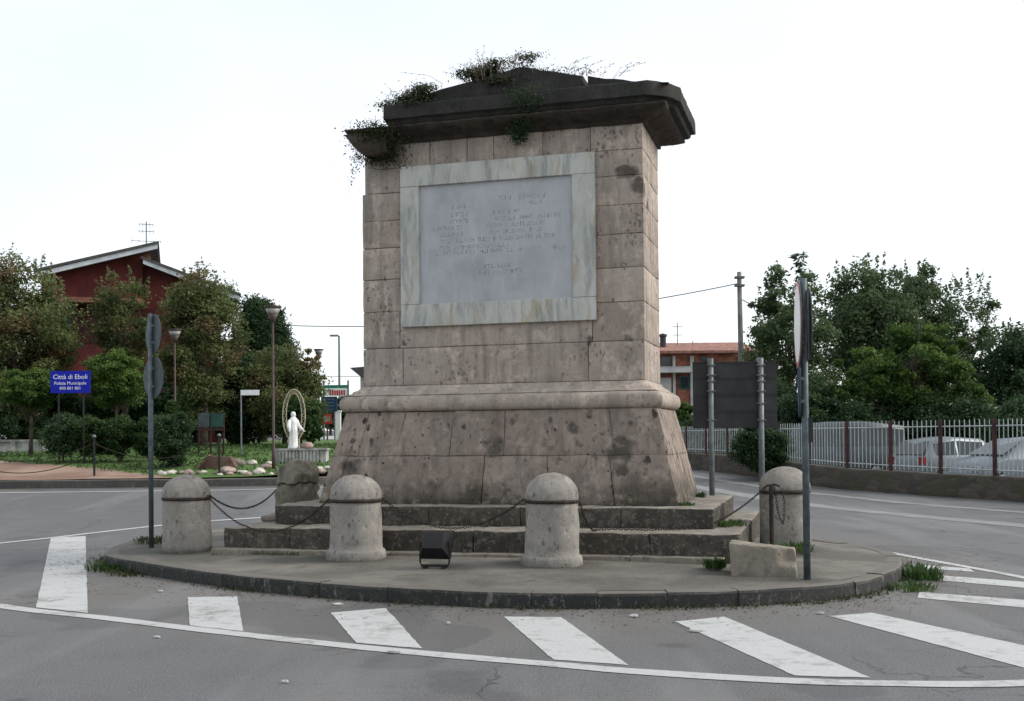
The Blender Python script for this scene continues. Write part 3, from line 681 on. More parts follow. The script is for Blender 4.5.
# ------------------------------------------------------------------ chains
def chain(pts, label, group='rusty chains hung between the bollards', lw=.036, r=.0042, cat='chain', name='iron_chain', par=None):
    """real links along a polyline"""
    P = [Vector(p) for p in pts]; L = [0]
    for i in range(len(P) - 1): L.append(L[-1] + (P[i + 1] - P[i]).length)
    def pos(s_):
        for i in range(len(P) - 1):
            if s_ <= L[i + 1] or i == len(P) - 2: return P[i].lerp(P[i + 1], (s_ - L[i]) / (L[i + 1] - L[i])), (P[i + 1] - P[i]).normalized()
    mb = MB(); s_ = 0; k = 0
    while s_ < L[-1]:
        p, d = pos(min(s_, L[-1] - .001)); a = Vector((0, 0, 1)) if abs(d.z) < .9 else Vector((1, 0, 0)); a = (a - d * a.dot(d)).normalized(); b = d.cross(a)
        side = a if k % 2 else b
        ring = [p + d * (math.cos(t) * lw * .62) + side * (math.sin(t) * lw * .36) for t in [2 * math.pi * i / 8 for i in range(9)]]
        mb.tube(ring, r, 5, cap=False); s_ += lw * .9; k += 1
    o = mb.build(name, M['iron'], par, True)
    if not par: tag(o, label, cat, group)
    return o
def sag(p, q, s_, n=24, floor=None):
    o_ = []
    for i in range(n + 1):
        t = i / n; v = Vector(p).lerp(Vector(q), t); v.z -= 4 * s_ * t * (1 - t)
        if floor: v.z = max(v.z, floor(v))
        o_.append(v)
    return o_
def stepfloor(v):
    d = v - MC; u, w_ = d.dot(Ux), d.dot(Vx)
    if abs(u) < 2.9 and -1.54 < w_: return .775
    if abs(u) < 3.25 and -2.2 < w_: return .525
    return .24
chain(sag((B1[0] + .32, B1[1] - .05, .885), (B5[0] - .30, B5[1] - .1, .86), .22), 'rusty chain sagging between the farthest left bollard and the mossy bollard')
chain(sag((B1[0] + .31, B1[1] - .12, .88), (B2[0] - .31, B2[1] - .02, .90), .42, 30, stepfloor), 'rusty chain dipping in front of the lower step left of the front bollards')
chain(sag((B2[0] + .31, B2[1], .90), (B3[0] - .31, B3[1], .92), .34, 30), 'rusty chain between the two bollards behind the floodlight')
q1, q2, q3 = ML(1.55, -1.92, .515), ML(2.35, -1.78, .515), ML(2.75, -1.60, .53)
chain(sag((B3[0] + .30, B3[1] + .05, .92), q1, .12, 12) + [q2] + sag(q3, (B4[0] - .30, B4[1] - .15, .93), .05, 12), 'rusty chain lying over the right end of the steps')
pe = ML(-3.03, -1.25)
# rusty rod and loose chain loop in front of the right bollard
rod = empty('iron_rod', (3.10, 13.2, .2)); tag(rod, 'short rusty upright rod with a hook in front of the right bollard', 'iron rod')
mb = MB(); mb.tube([(0, 0, -.05), (0, 0, .80)], .028, 8); mb.tube([(-.09, 0, .77), (-.04, 0, .80), (.05, 0, .81), (.10, 0, .79)], .014, 6); mb.build('rod', M['iron'], rod)
c4 = B4
chain([(3.135, 13.17, .97), (3.17, 13.2, .75), (3.21, 13.25, .60), (3.26, 13.3, .53), (3.30, 13.4, .60), (3.33, 13.5, .78), (3.34, 13.62, .93)], 'loose rusty chain loop hanging beside the rod on the right bollard', lw=.04)

# broken stone block by the right pole
mb = MB()
def blk(q):
    k = (q.x + .33) / .66; f = sst((q.x - .12) / .14)
    return Vector((q.x - .02 * (q.z / .33), q.y + .05 * (q.z / .33) + .10 * f * sst((q.z - .12) / .05) * max(0, -q.y / .17), q.z * (1 - .20 * k)))
mb.rough(-.33, .33, -.17, .17, -.02, .335, .012, .006, .03, .6, blk, 6)
o = mb.build('stone_block', M['rubble'], None, True, (2.60, 11.42, .16)); o.rotation_euler[2] = -.25
tag(o, 'broken pale stone block with a stepped notch at the foot of the right sign pole', 'stone block')
mb = MB(); mb.rough(-.5, .5, -.22, .22, 0, .09, .03, .012, .08, .8, None, 4)
o = mb.build('stone_slab', M['rubble'], None, True); o.location = ML(-2.99 + .1, -.35 - .9, .745) if False else ML(-3.0, -1.0, .495); o.scale = (.42, 1, 1); o.rotation_euler[2] = -YAW
tag(o, 'thin ochre stone slab lying on the left end of the lower step', 'stone slab')

# ------------------------------------------------------------------ floodlight
fl = empty('floodlight', (-.86, 12.05, island_z(-.86, 12.05)), R(-12)); fl.scale = (1.12, 1.12, 1.12); tag(fl, 'small black floodlight on a bracket, tilted up at the monument', 'floodlight')
rt = Matrix.Rotation(R(-24), 3, 'X')
mb = MB(); n0 = 0
P = [(-.155, -.0, -.13), (.155, 0, -.13), (.165, 0, .155), (-.165, 0, .155)]; Q = [(-.10, .11, -.07), (.10, .11, -.07), (.10, .11, .09), (-.10, .11, .09)]
# glass side looks at the monument (+y), ribbed back towards the road
V = [rt @ Vector((x, .05, z)) + Vector((0, 0, .235)) for x, _, z in P] + [rt @ Vector((x, .09, z)) + Vector((0, 0, .235)) for x, _, z in P] + [rt @ Vector((x, -.07, z)) + Vector((0, 0, .235)) for x, _, z in Q]
mb.add(V, [(0, 1, 5, 4), (1, 2, 6, 5), (2, 3, 7, 6), (3, 0, 4, 7), (4, 5, 6, 7), (8, 9, 1, 0), (9, 10, 2, 1), (10, 11, 3, 2), (11, 8, 0, 3), (11, 10, 9, 8)])
for k in range(0): mb.box(rt @ Vector((-.12 + .04 * k, -.055, .01)) + Vector((0, 0, .235)), (.006, .06, .19), rt)
mb.build('housing', M['black'], fl)
mb = MB(); mb.tube([(-.185, 0, .25), (-.185, 0, .06), (-.17, 0, .02), (.17, 0, .02), (.185, 0, .06), (.185, 0, .25)], .012, 6); mb.box((-.12, 0, .01), (.04, .16, .02)); mb.box((.12, 0, .01), (.04, .16, .02)); mb.v = [(x * .8, y * .8, z) for x, y, z in mb.v]; mb.build('bracket', M['black'], fl)
mb = MB(); mb.box(rt @ Vector((0, .094, .012)) + Vector((0, 0, .235)), (.27, .004, .23), rt); mb.build('glass', M['pane'], fl)

# ------------------------------------------------------------------ road signs on poles
def disc(mb, c, r, rot, th=.012, n=36, ring=None):
    Rm = Matrix.Translation(c) @ rot.to_4x4()
    mb.prismM([(r * math.cos(2 * math.pi * k / n), r * math.sin(2 * math.pi * k / n)) for k in range(n)], -th / 2, th / 2, Rm)
def sign_disc(parent, z, r, ang, face, rim, off, name='sign_disc'):
    """flat traffic disc: local normal -y turned by ang about z"""
    rot = Matrix.Rotation(ang, 3, 'Z'); c = Vector((0, 0, z)) + rot @ Vector((0, -off, 0))
    mb = MB(); disc(mb, c, r, rot); o = mb.build(name, M['signback'], parent)
    mb = MB(); disc(mb, c + rot @ Vector((0, -.0075, 0)), r * .985, rot, .003); mb.build('rim', rim, o)
    mb = MB(); disc(mb, c + rot @ Vector((0, -.0105, 0)), r * .88, rot, .003); mb.build('face', face, o)
    for dz in (-.6, .6): 
        mb = MB(); mb.box(Vector((0, 0, z + dz * r * .7)) + rot @ Vector((0, -off * .45, 0)), (.07, off * .85, .03), rot); mb.build('clamp', M['galv'], o)
    return o
pl_ = empty('sign_pole', (-4.91, 14.95, island_z(-4.91, 14.95))); tag(pl_, 'grey pole at the left tip of the island with two round signs seen from behind', 'road sign', 'sign poles on the traffic island')
mb = MB(); mb.tube([(0, 0, -.05), (0, 0, 3.17)], .033, 12); mb.lathe([(0, 3.19), (.033, 3.17)], 12); mb.build('pole', M['galv_blue'], pl_, True)
sign_disc(pl_, 2.90, .275, R(129), M['white'], M['red'], .042); sign_disc(pl_, 2.31, .29, R(134), M['blue'], M['blue'], .042)
pr_ = empty('sign_pole', (2.94, 11.03, island_z(2.94, 11.03))); tag(pr_, 'grey pole at the front right of the island, two round signs seen edge on', 'road sign', 'sign poles on the traffic island')
mb = MB(); mb.tube([(0, 0, -.03), (0, 0, 3.02)], .036, 12); mb.build('pole', M['galv_blue'], pr_, True)
sign_disc(pr_, 2.56, .44, R(-100.3), M['white'], M['red'], .055); o = sign_disc(pr_, 1.90, .27, R(-102.5), M['navy'], M['navy'], .05)
mb = MB(); rot = Matrix.Rotation(R(79), 3, 'Z'); disc(mb, Vector((.055, 0, 2.56)), .36, rot); mb.build('rear_disc', M['signback'], pr_)
mb = MB(); mb.box((.045, .02, 1.50), (.05, .09, .25)); mb.build('junction_box', M['black'], pr_)
# back of the big direction board
db = empty('direction_board', (3.3, 16.3, .2)); tag(db, 'back of a dark rectangular road sign on two grey posts behind the monument', 'road sign')
for px in (711, 761):
    x = at(px, 400, 16.3).x - 3.3; mb = MB(); mb.tube([(x, 0, -.1), (x, 0, 2.55)], .042, 12); p_ = mb.build('post', M['galv'], db, True)
    for py in (365, 375, 381, 391, 403, 420):
        if px == 711 and py == 403: continue
        z = at(px, py, 16.3).z - .2; mb = MB(); mb.box((x, -.03, z), (.13, .04, .014)); mb.build('clamp', M['galv'], p_)
x0, x1 = at(693, 400, 16.36).x - 3.3, at(777, 400, 16.36).x - 3.3; zt, zb_ = at(735, 361.5, 16.36).z - .2, at(735, 428, 16.36).z - .2
for k in range(4):
    mb = MB(); h = (zt - zb_) / 4; z0 = zb_ + h * k; mb.bx(x0, x1, .055, .075, z0 + .0005, z0 + h - .0005); mb.bx(x0, x1, .045, .0552, z0 + .004, z0 + .02); mb.bx(x0, x1, .045, .0552, z0 + h - .02, z0 + h - .004)
    mb.build('board_panel', M['signdark'], db)

# ------------------------------------------------------------------ vegetation helpers
def leaves_mesh(name, pts, size, mat, parent=None, seed=0, asp=.55, tints=None, up=.35):
    """one small bent leaf (two faces) per point"""
    rg = np.random.default_rng(seed); pts = np.asarray(pts, float); n = len(pts)
    nrm = rg.normal(size=(n, 3)); nrm[:, 2] = np.abs(nrm[:, 2]) + up; nrm /= np.linalg.norm(nrm, axis=1)[:, None]
    a = rg.normal(size=(n, 3)); a -= nrm * (a * nrm).sum(1)[:, None]; a /= np.linalg.norm(a, axis=1)[:, None]; b = np.cross(nrm, a)
    s_ = size * rg.uniform(.6, 1.4, (n, 1)); fold = nrm * s_ * rg.uniform(-.15, .25, (n, 1))
    P0 = pts - a * s_ * .5; P2 = pts + a * s_ * .5; P1 = pts + b * s_ * asp * .5 + fold; P3 = pts - b * s_ * asp * .5 + fold
    V = np.stack([P0, P1, P2, P3], 1).reshape(-1, 3); idx = np.arange(n)[:, None] * 4
    tri = np.concatenate([idx + [[0, 1, 2]], idx + [[0, 2, 3]]], 1).reshape(-1)
    me = bpy.data.meshes.new(name); me.vertices.add(len(V)); me.vertices.foreach_set('co', V.reshape(-1))
    me.loops.add(len(tri)); me.loops.foreach_set('vertex_index', tri.astype(np.int32)); me.polygons.add(2 * n)
    me.polygons.foreach_set('loop_start', np.arange(0, 6 * n, 3, dtype=np.int32)); me.polygons.foreach_set('loop_total', np.full(2 * n, 3, dtype=np.int32))
    t = np.clip((rg.uniform(0, 1, n) if tints is None else np.asarray(tints)) + rg.normal(size=n) * .15, 0, 1)
    at_ = me.attributes.new('tint', 'FLOAT', 'FACE'); at_.data.foreach_set('value', np.repeat(t, 2)); me.update(); me.validate()
    me.materials.append(mat); o = bpy.data.objects.new(name, me); col.objects.link(o)
    if parent: o.parent = parent
    return o
def cloud(c, r, n_sub, per, rg, sub=.3, shell=.5, taper=0., jit=1.):
    """clumps of leaf points spread through an ellipsoid; returns points, tints, clump centres"""
    P, T, CC = [], [], []
    c = np.array(c, float); r = np.array(r, float)
    for k in range(n_sub):
        d = rg.normal(size=3); d /= np.linalg.norm(d); q = d * rg.uniform(shell, 1.0)
        if taper: f = 1 - taper * (q[2] + 1) / 2; q[0] *= f; q[1] *= f
        cc = c + q * r; sr_ = sub * r.mean() * rg.uniform(.5, 1.25) * np.array([1, 1, .75]); m_ = int(per * rg.uniform(.5, 1.4)); CC.append(cc)
        g = rg.normal(size=(m_, 3)); g /= (np.linalg.norm(g, axis=1)[:, None] + 1e-6); g *= rg.uniform(.25, 1.0, (m_, 1)) ** .6
        g += rg.normal(size=(m_, 3)) * .22 * jit
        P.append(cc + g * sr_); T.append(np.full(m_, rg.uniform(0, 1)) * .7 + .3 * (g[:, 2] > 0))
    return np.concatenate(P), np.concatenate(T), CC
def tree(name, label, base, crowns, mat, leaf_s, seed, group=None, trunk_r=.12, cat='tree', sub=.3, shell=.45, taper=0., asp=.55, trunk=True, limbs=14, spikes=0):
    """crowns: list of (offset xyz, radii xyz, n_sub, leaves per clump), offsets from the base"""
    rg = np.random.default_rng(seed); root = empty(name, base); tag(root, label, cat, group); P, T, CC = [], [], []
    for (c, r, ns, per) in crowns:
        p, t, cc = cloud(c, r, ns, per, rg, sub, shell, taper); P.append(p); T.append(t); CC += cc
    if spikes:   # thin shoots standing out of the top
        c, r = np.array(crowns[0][0], float), np.array(crowns[0][1], float)
        for k in range(spikes):
            d = rg.normal(size=3); d[2] = abs(d[2]) + .6; d /= np.linalg.norm(d); a = c + d * r * .85; L = rg.uniform(.5, 1.3) * r.mean() * .4
            dirn = np.array([d[0] * .35, d[1] * .35, 1.]); m_ = 34; tt = rg.uniform(0, 1, (m_, 1)); P.append(a + dirn * L * tt + rg.normal(size=(m_, 3)) * .10 * (1.15 - tt)); T.append(np.full(m_, rg.uniform(.3, 1)))
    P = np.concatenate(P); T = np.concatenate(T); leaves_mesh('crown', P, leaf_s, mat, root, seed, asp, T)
    if trunk:
        mb = MB(); top = np.array(crowns[0][0], float); h = top[2]
        pts = [Vector((0, 0, -.3)), Vector((.03, .02, h * .35)), Vector((top[0] * .5 + .05, top[1] * .5, h * .7)), Vector((top[0], top[1], h * 1.15))]
        mb.tube(pts, [trunk_r * 1.2, trunk_r, trunk_r * .7, trunk_r * .25], 8)
        for cc in CC[::max(1, len(CC) // limbs)]:
            s0 = pts[1].lerp(pts[3], rg.uniform(0, .8)); e = Vector(cc); md = s0.lerp(e, .5) + Vector((0, 0, -.08 * (e - s0).length)); mb.tube([s0, md, e], [trunk_r * .38, trunk_r * .22, trunk_r * .06], 5)
        mb.build('trunk', M['bark'], root, True)
    return root
def grounded(px, Y, z=None):
    p = at(px, 400, Y); return Vector((p.x, Y, gardz(p.x, Y) if z is None else z))
def tuft(x, y, z, n, h, spread, mat, seed, name='weed_tuft', label=None, cat='weeds', group=None, broad=.012, parent=None, spr2=None):
    """blades and small leaves rising from one spot"""
    rg = np.random.default_rng(seed); mb = MB()
    for k in range(n):
        a = rg.uniform(0, 6.283); r = spread * math.sqrt(rg.uniform()); bx_, by = r * math.cos(a), r * math.sin(a) * (spr2 or 1)
        L = h * rg.uniform(.4, 1.1); le = rg.uniform(.1, .7) * L; d = Vector((math.cos(a), math.sin(a), 0)); s_ = Vector((-d.y, d.x, 0)) * broad * rg.uniform(.6, 1.4)
        p0 = Vector((bx_, by, -.01)); p1 = p0 + d * le * .35 + Vector((0, 0, L * .6)); p2 = p0 + d * le + Vector((0, 0, L * rg.uniform(.75, 1)))
        mb.add([p0 - s_ * .6, p0 + s_ * .6, p1 - s_, p1 + s_, p2], [(0, 1, 3, 2), (2, 3, 4)], float(rg.uniform()))
    o = mb.build(name, mat, parent, False, (x, y, z))
    if label: tag(o, label, cat, group)
    return o

# weeds along the island
tuft(-4.98, 13.75, .02, 260, .10, .36, M['leaf_mid'], 1, label='green weeds growing at the left tip of the kerb', group='weeds at the kerb of the island', spr2=1)
tuft(-4.55, 13.3, .01, 160, .07, .36, M['leaf_olive'], 31, label='low dry weeds in the gutter below the farthest left bollard', group='weeds at the kerb of the island')
tuft(4.52, 12.25, .02, 300, .15, .22, M['leaf_mid'], 2, label='tall bright green weeds at the right tip of the kerb', group='weeds at the kerb of the island', spr2=1.8)
tuft(4.1, 11.35, .01, 140, .08, .25, M['leaf_light'], 32, label='small weeds in the gutter below the right kerb curve', group='weeds at the kerb of the island')
tuft(3.35, 13.25, .2, 220, .14, .26, M['leaf_light'], 3, label='green weeds between the broken stone block and the right bollard')
tuft(2.15, 11.75, .2, 150, .13, .12, M['leaf_mid'], 4, label='green weed clump left of the broken stone block')
tuft(-5.0, 15.6, .18, 220, .09, .4, M['leaf_olive'], 5, label='low grass on the pavement left of the farthest left bollard')
p = ML(2.45, -1.0); tuft(p.x, p.y, .75, 130, .06, .13, M['leaf_light'], 6, label='moss and grass on the upper step at the right corner of the pedestal')
p = ML(2.99, -.9); tuft(p.x, p.y, .5, 220, .09, .22, M['leaf_light'], 7, label='grass on the right end of the lower step')
p = ML(2.45, .9); tuft(p.x, p.y, .75, 60, .10, .08, M['leaf_dark'], 8, label='dark weed on the step behind the right side of the pedestal')
rg = np.random.default_rng(4); mb = MB()
for k in range(4200):      # loose fringe of grass and leaf litter along the kerb foot
    i = int(rg.integers(0, N)); p = O[i].lerp(O[(i + 1) % N], rg.uniform()); d = (p - CEN).normalized()
    if noise.noise(p * .9) + rg.normal() * .12 < -.02 and rg.uniform() > .12: continue
    q = p + d * abs(rg.normal()) * .09; a = rg.uniform(0, 6.28); s_ = rg.uniform(.006, .016); h = rg.uniform(.004, .05)
    e = Vector((math.cos(a), math.sin(a), 0)) * s_; f = Vector((rg.normal() * .02, rg.normal() * .02, h)); z = gz(q.x, q.y) + .003
    mb.add([q + Vector((0, 0, z)) - e, q + Vector((0, 0, z)) + e, q + Vector((0, 0, z)) + f], [(0, 1, 2)], float(rg.uniform()))
tag(mb.build('kerb_grass', M['leaf_olive']), 'thin fringe of grass and leaf litter along the foot of the island kerb', 'grass', kind='stuff')
rg = np.random.default_rng(14); mb = MB()
for k in range(900):
    a = rg.uniform(); e = ML(-3.2 + 6.2 * a, -2.36 - abs(rg.normal()) * .03); z = island_z(e.x, e.y) if k % 9 == 0 else .2
    if noise.noise(e * 1.5) < .02: continue
    an = rg.uniform(0, 6.28); s_ = Vector((math.cos(an), math.sin(an), 0)) * .007; q = e + Vector((0, 0, .195)); mb.add([q - s_, q + s_, q + Vector((rg.normal() * .015, rg.normal() * .015, rg.uniform(.01, .06)))], [(0, 1, 2)], float(rg.uniform()))
tag(mb.build('step_grass', M['leaf_mid']), 'sparse grass growing in the joint below the steps', 'grass', kind='stuff')

# plants on top of the monument
def topplant(name, label, u, v_, z, pts_fn, n, size, mat, seed, stalks=0, sh=.5, group='plants rooted in the cornice of the monument'):
    root = empty(name, ML(u, v_, z), -YAW); tag(root, label, 'plant', group); rg = np.random.default_rng(seed)
    if n: leaves_mesh('foliage', pts_fn(rg, n), size, mat, root, seed, .5)
    if stalks:
        mb = MB()
        for k in range(stalks):
            a = rg.normal(size=2) * .22; h = sh * rg.uniform(.5, 1.2); p = [Vector((a[0], a[1] * .5, -.02)), Vector((a[0] * 1.3, a[1] * .7, h * .6)), Vector((a[0] * 1.8 + rg.normal() * .05, a[1], h))]
            mb.tube(p, [.003, .002, .0012], 4)
            for j in range(5): 
                q = p[1].lerp(p[2], rg.uniform()); s_ = .009; mb.box(q + Vector((rg.normal() * .02, 0, 0)), (s_, s_, s_))
        mb.build('stalks', M['leaf_dry'], root)
    return root
def blob(cx, cy_, cz, rx, ry, rz):
    def f(rg, n):
        g = rg.normal(size=(n, 3)) * .5; sub_ = rg.normal(size=(14, 3)) * .55; k = rg.integers(0, 14, n); q = sub_[k] + g * .62
        return q * [rx, ry, rz] + [cx, cy_, cz]
    return f
topplant('cornice_bush', 'leafy green bush on the broken left corner of the cornice', -1.16, -.85, 6.06, blob(0, 0, .10, .34, .16, .12), 5200, .035, M['leaf_olive'], 21, 10, .22)
topplant('cornice_bush', 'round green bush on the ridge of the monument', -.02, -.88, 6.27, blob(0, 0, .08, .34, .16, .12), 6500, .034, M['leaf_olive'], 22, 44, .30)
topplant('dry_stalk_clump', 'thin dry stalks standing right of the ridge bush on the monument', .75, -.8, 6.30, blob(0, 0, .05, .25, .1, .05), 150, .03, M['leaf_olive'], 23, 12, .15)
topplant('dry_stalk_clump', 'dry seed stalks beside the gap in the monument roof', 1.28, -.85, 6.20, blob(0, 0, .05, .2, .1, .05), 90, .03, M['leaf_dry'], 24, 14, .18)
def vine(rg, n):
    t = rg.uniform(size=n); k = rg.integers(0, 5, n); x = .04 - .06 * k / 4 - .14 * t * (k / 4) ; z = -.75 * t * (.4 + .6 * (k / 4)); y = rg.normal(size=n) * .02
    return np.stack([x + rg.normal(size=n) * .025, y, z + rg.normal(size=n) * .03], 1)
topplant('hanging_vine', 'thin vine trailing down past the left end of the cornice', -1.86, -.95, 5.66, vine, 200, .03, M['leaf_olive'], 25)
def ivy(rg, n):
    t = rg.uniform(size=n) ** .7; return np.stack([rg.normal(size=n) * .17 * (1 - t * .7) + .1 * np.sin(t * 5), -.02 + rg.normal(size=n) * .04 + .30 * np.clip(t * 2 - .55, 0, 1), -.62 * t + rg.normal(size=n) * .03], 1)
topplant('hanging_ivy', 'dark ivy hanging over the middle of the cornice', .42, -1.09, 6.08, ivy, 1500, .035, M['leaf_dark'], 26)
def ivy2(rg, n):
    t = rg.uniform(size=n); return np.stack([rg.normal(size=n) * .17, -.02 + rg.normal(size=n) * .04 + .28 * t, -.40 * t + rg.normal(size=n) * .06], 1)
topplant('hanging_ivy', 'dense dark ivy matted under the broken left end of the cornice', -1.60, -1.04, 5.76, ivy2, 4200, .035, M['leaf_olive'], 27)

# ------------------------------------------------------------------ garden across the road
GK = [(-40, 27.6), (-26, 27.7), (-18, 27.8), (-12, 27.9), (-9, 28.0), (-6, 28.3), (-4.4, 29.2), (-3.4, 31), (-3.0, 34), (-2.8, 40), (-2.8, 52)]
gk = spline(GK, 8)
o = kerb('garden_kerb', gk, .25, -.02, .21, M['kerb_far'], False, 4, 1); tag(o, kind='structure')
strip('gutter_strip', [(x, y - .17) for x, y in GK[:6]] + [(-4.2, 28.9), (-3.15, 30.9), (-2.7, 34)], .3, M['kerb_far'], .004)
xs = axis([(-45, -2.6, .5)]); ys = axis([(27.7, 40, .4), (40, 70, 3)]); mb = MB(); V = []
def kerb_y(x): return float(np.interp(x, [p.x for p in gk[:60]], [p.y for p in gk[:60]]))
for y in ys:
    for x in xs:
        yk = kerb_y(min(x, -3.6)); yy_ = max(y, yk + .1); xx = min(x, float(np.interp(yy_, [28, 29.2, 31, 34, 70], [-6.5, -4.5, -3.5, -3.1, -2.9])))
        z = gardz(xx, yy_) + .03 * noise.noise(Vector((xx, yy_, 0)) * .8); V.append((xx, yy_, z))
nx = len(xs); mb.add(V, [(j * nx + i, j * nx + i + 1, (j + 1) * nx + i + 1, (j + 1) * nx + i) for j in range(len(ys) - 1) for i in range(nx - 1)])
tag(mb.build('garden_ground', M['garden'], smooth=True), kind='structure')
rg = np.random.default_rng(8); mb = MB()
for k in range(9000):
    x = rg.uniform(-17, -3.4); y = rg.uniform(28.6, 41)
    e = (x + 9.6) * -.62 + 28.5
    if y < e + .1 or x > np.interp(y, [28, 29.2, 31, 34, 70], [-6.5, -4.8, -3.9, -3.3, -3.1]): continue
    a = rg.uniform(0, 6.28); s_ = Vector((math.cos(a), math.sin(a), 0)) * rg.uniform(.02, .045); h = rg.uniform(.03, .11); z = gardz(x, y) - .01
    mb.add([Vector((x, y, z)) - s_, Vector((x, y, z)) + s_, Vector((x + rg.normal() * .04, y, z + h))], [(0, 1, 2)], float(rg.uniform()))
tag(mb.build('lawn_grass', M['leaf_light']), 'short green lawn of the garden across the road', 'grass', kind='stuff')

# chain posts and their chains
GP = 'chain posts along the garden kerb'
posts = []
for i, (px, lb) in enumerate(((-40, None), (94, 'thin dark post on the dirt apron left of the grey sign pole'), (219, 'thin dark post among the rocks right of the farthest left bollard'))):
    if lb is None: posts.append(at(px, 400, 28.5)); continue
    p = grounded(px, 28.5); o = empty('chain_post', p); tag(o, lb, 'chain post', GP); mb = MB(); mb.tube([(0, 0, -.2), (0, 0, 1.0)], .03, 8); mb.build('post', M['black'], o)
    mb = MB(); mb.lathe([(0, 1.0), (.05, 1.01), (.055, 1.03), (.03, 1.07), (0, 1.08)], 10); mb.build('cap', M['galv'], o); posts.append(p)
pA = Vector((posts[0].x, 28.5, 1.45)); pB = posts[1] + Vector((0, 0, .85)); pC = posts[2] + Vector((0, 0, .85))
for (a, b, s_, lb) in ((pA, pB, .38, 'upper chain sagging to the left post of the garden'), (pA - Vector((0, 0, .3)), pB - Vector((0, 0, .25)), .42, 'lower chain sagging to the left post of the garden'),
                       (pB, pC, .40, 'upper chain between the two garden posts'), (pB - Vector((0, 0, .25)), pC - Vector((0, 0, .25)), .42, 'lower chain between the two garden posts')):
    mb = MB(); mb.tube(sag(a, b, s_, 20), .012, 5); tag(mb.build('garden_chain', M['iron']), lb, 'chain', 'chains between the garden posts')
# low wall far left
a, b = at(-60, 445, 36), at(46, 445, 36); mb = MB()
mb.bx(a.x, b.x, 35.8, 36.2, 1.0, 1.62, .5); mb.bx(a.x, b.x + .04, 35.75, 36.25, 1.62, 1.69, .5)
for k in range(12): mb.bx(b.x - .9 * k - .14, b.x - .9 * k, 35.74, 35.8, 1.0, 1.62, .3)
tag(mb.build('garden_wall', M['concrete']), 'low pale garden wall at the left edge behind the dirt apron', 'wall')
# rocks
rk = random.Random(9); spots = []
for (px, Y, s_, mt, lb) in ((172, 28.9, .13, 'rock', 'first pale rock right of the grey sign pole'), (188, 28.7, .16, 'rockpink', 'pinkish rock below the dark round shrub'), (226, 28.8, .27, 'rockpink', 'broad pink rock at the foot of the thin garden post'),
                            (237, 30.3, .22, 'rubble', 'grey rounded rock right of the brown slab cairn'), (252, 30.4, .17, 'rock', 'white rock beside the grey rounded rock'), (244, 28.7, .12, 'rock', 'small cream rock left of the tall lamp foot'),
                            (258, 28.7, .20, 'rock', 'flat cream rock directly left of the tall lamp foot'), (265, 29.6, .17, 'rockpink', 'pink rock behind the foot of the tall lamp'), (269, 30.4, .13, 'rock', 'small pale rock higher on the lawn by the tall lamp'),
                            (281, 28.8, .16, 'rubble', 'grey rock right of the tall lamp foot'), (296, 28.9, .17, 'rubble', 'grey brown rock in front of the planter middle'), (318, 29.1, .15, 'rock', 'white rock in front of the right end of the planter'), (327, 29.4, .12, 'rock', 'small yellowish rock nearest the monument pedestal'),
                            (160, 28.9, .10, 'rock', 'tiny pale rock just right of the grey sign pole')):
    s_ *= .82; p = grounded(px, Y); mb = MB(); sx, sy, sz = rk.uniform(.9, 1.3), rk.uniform(.7, 1), rk.uniform(.5, .8)
    bm = bmesh.new(); bmesh.ops.create_icosphere(bm, subdivisions=3, radius=1)
    of = Vector((rk.random() * 50, 0, 0))
    for v_ in bm.verts: v_.co = v_.co * (1 + .35 * noise.noise(v_.co * 1.1 + of) + .12 * noise.noise(v_.co * 3 + of)); v_.co = Vector((v_.co.x * sx, v_.co.y * sy, v_.co.z * sz)) * s_
    mb.add([v_.co.copy() for v_ in bm.verts], [tuple(v_.index for v_ in f.verts) for f in bm.faces], .5); bm.free()
    o = mb.build('garden_rock', M[mt], None, True, p + Vector((0, 0, s_ * .25))); tag(o, lb, 'rock', 'rocks edging the garden')
for i in range(20):
    px = 163 + i * 8.4 + rk.uniform(-2.5, 2.5); p = grounded(px, 28.45 + rk.random() * .5); s_ = rk.uniform(.05, .10); bm = bmesh.new(); bmesh.ops.create_icosphere(bm, subdivisions=2, radius=1); of = Vector((rk.random() * 50, 0, 0)); mb = MB()
    for v_ in bm.verts: v_.co = v_.co * (1 + .4 * noise.noise(v_.co + of)); v_.co = Vector((v_.co.x * 1.3, v_.co.y, v_.co.z * .75)) * s_
    mb.add([v_.co.copy() for v_ in bm.verts], [tuple(v_.index for v_ in f.verts) for f in bm.faces], .5); bm.free()
    tag(mb.build('edging_stone', M[rk.choice(('rock', 'rock', 'rubble', 'rockpink'))], None, True, p + Vector((0, 0, s_ * .3))), 'small stone in the row edging the garden kerb', 'rock', 'small stones edging the garden kerb')
# brown slab cairn
p = grounded(218, 29.6); mb = MB(); mb.prismM([(-.55, 0), (.50, 0), (.30, .31), (-.22, .31)], -.05, .5, Matrix.Rotation(.1, 4, 'Z')); mb.prismM([(-.62, -.02), (-.55, -.02), (-.18, .33), (-.26, .37)], -.12, .55, Matrix.Rotation(.1, 4, 'Z'))
o = mb.build('slab_cairn', M['slab'], None, False, p); tag(o, 'low brown leaning stone slabs like a tiny roof behind the right garden post', 'stone slabs')

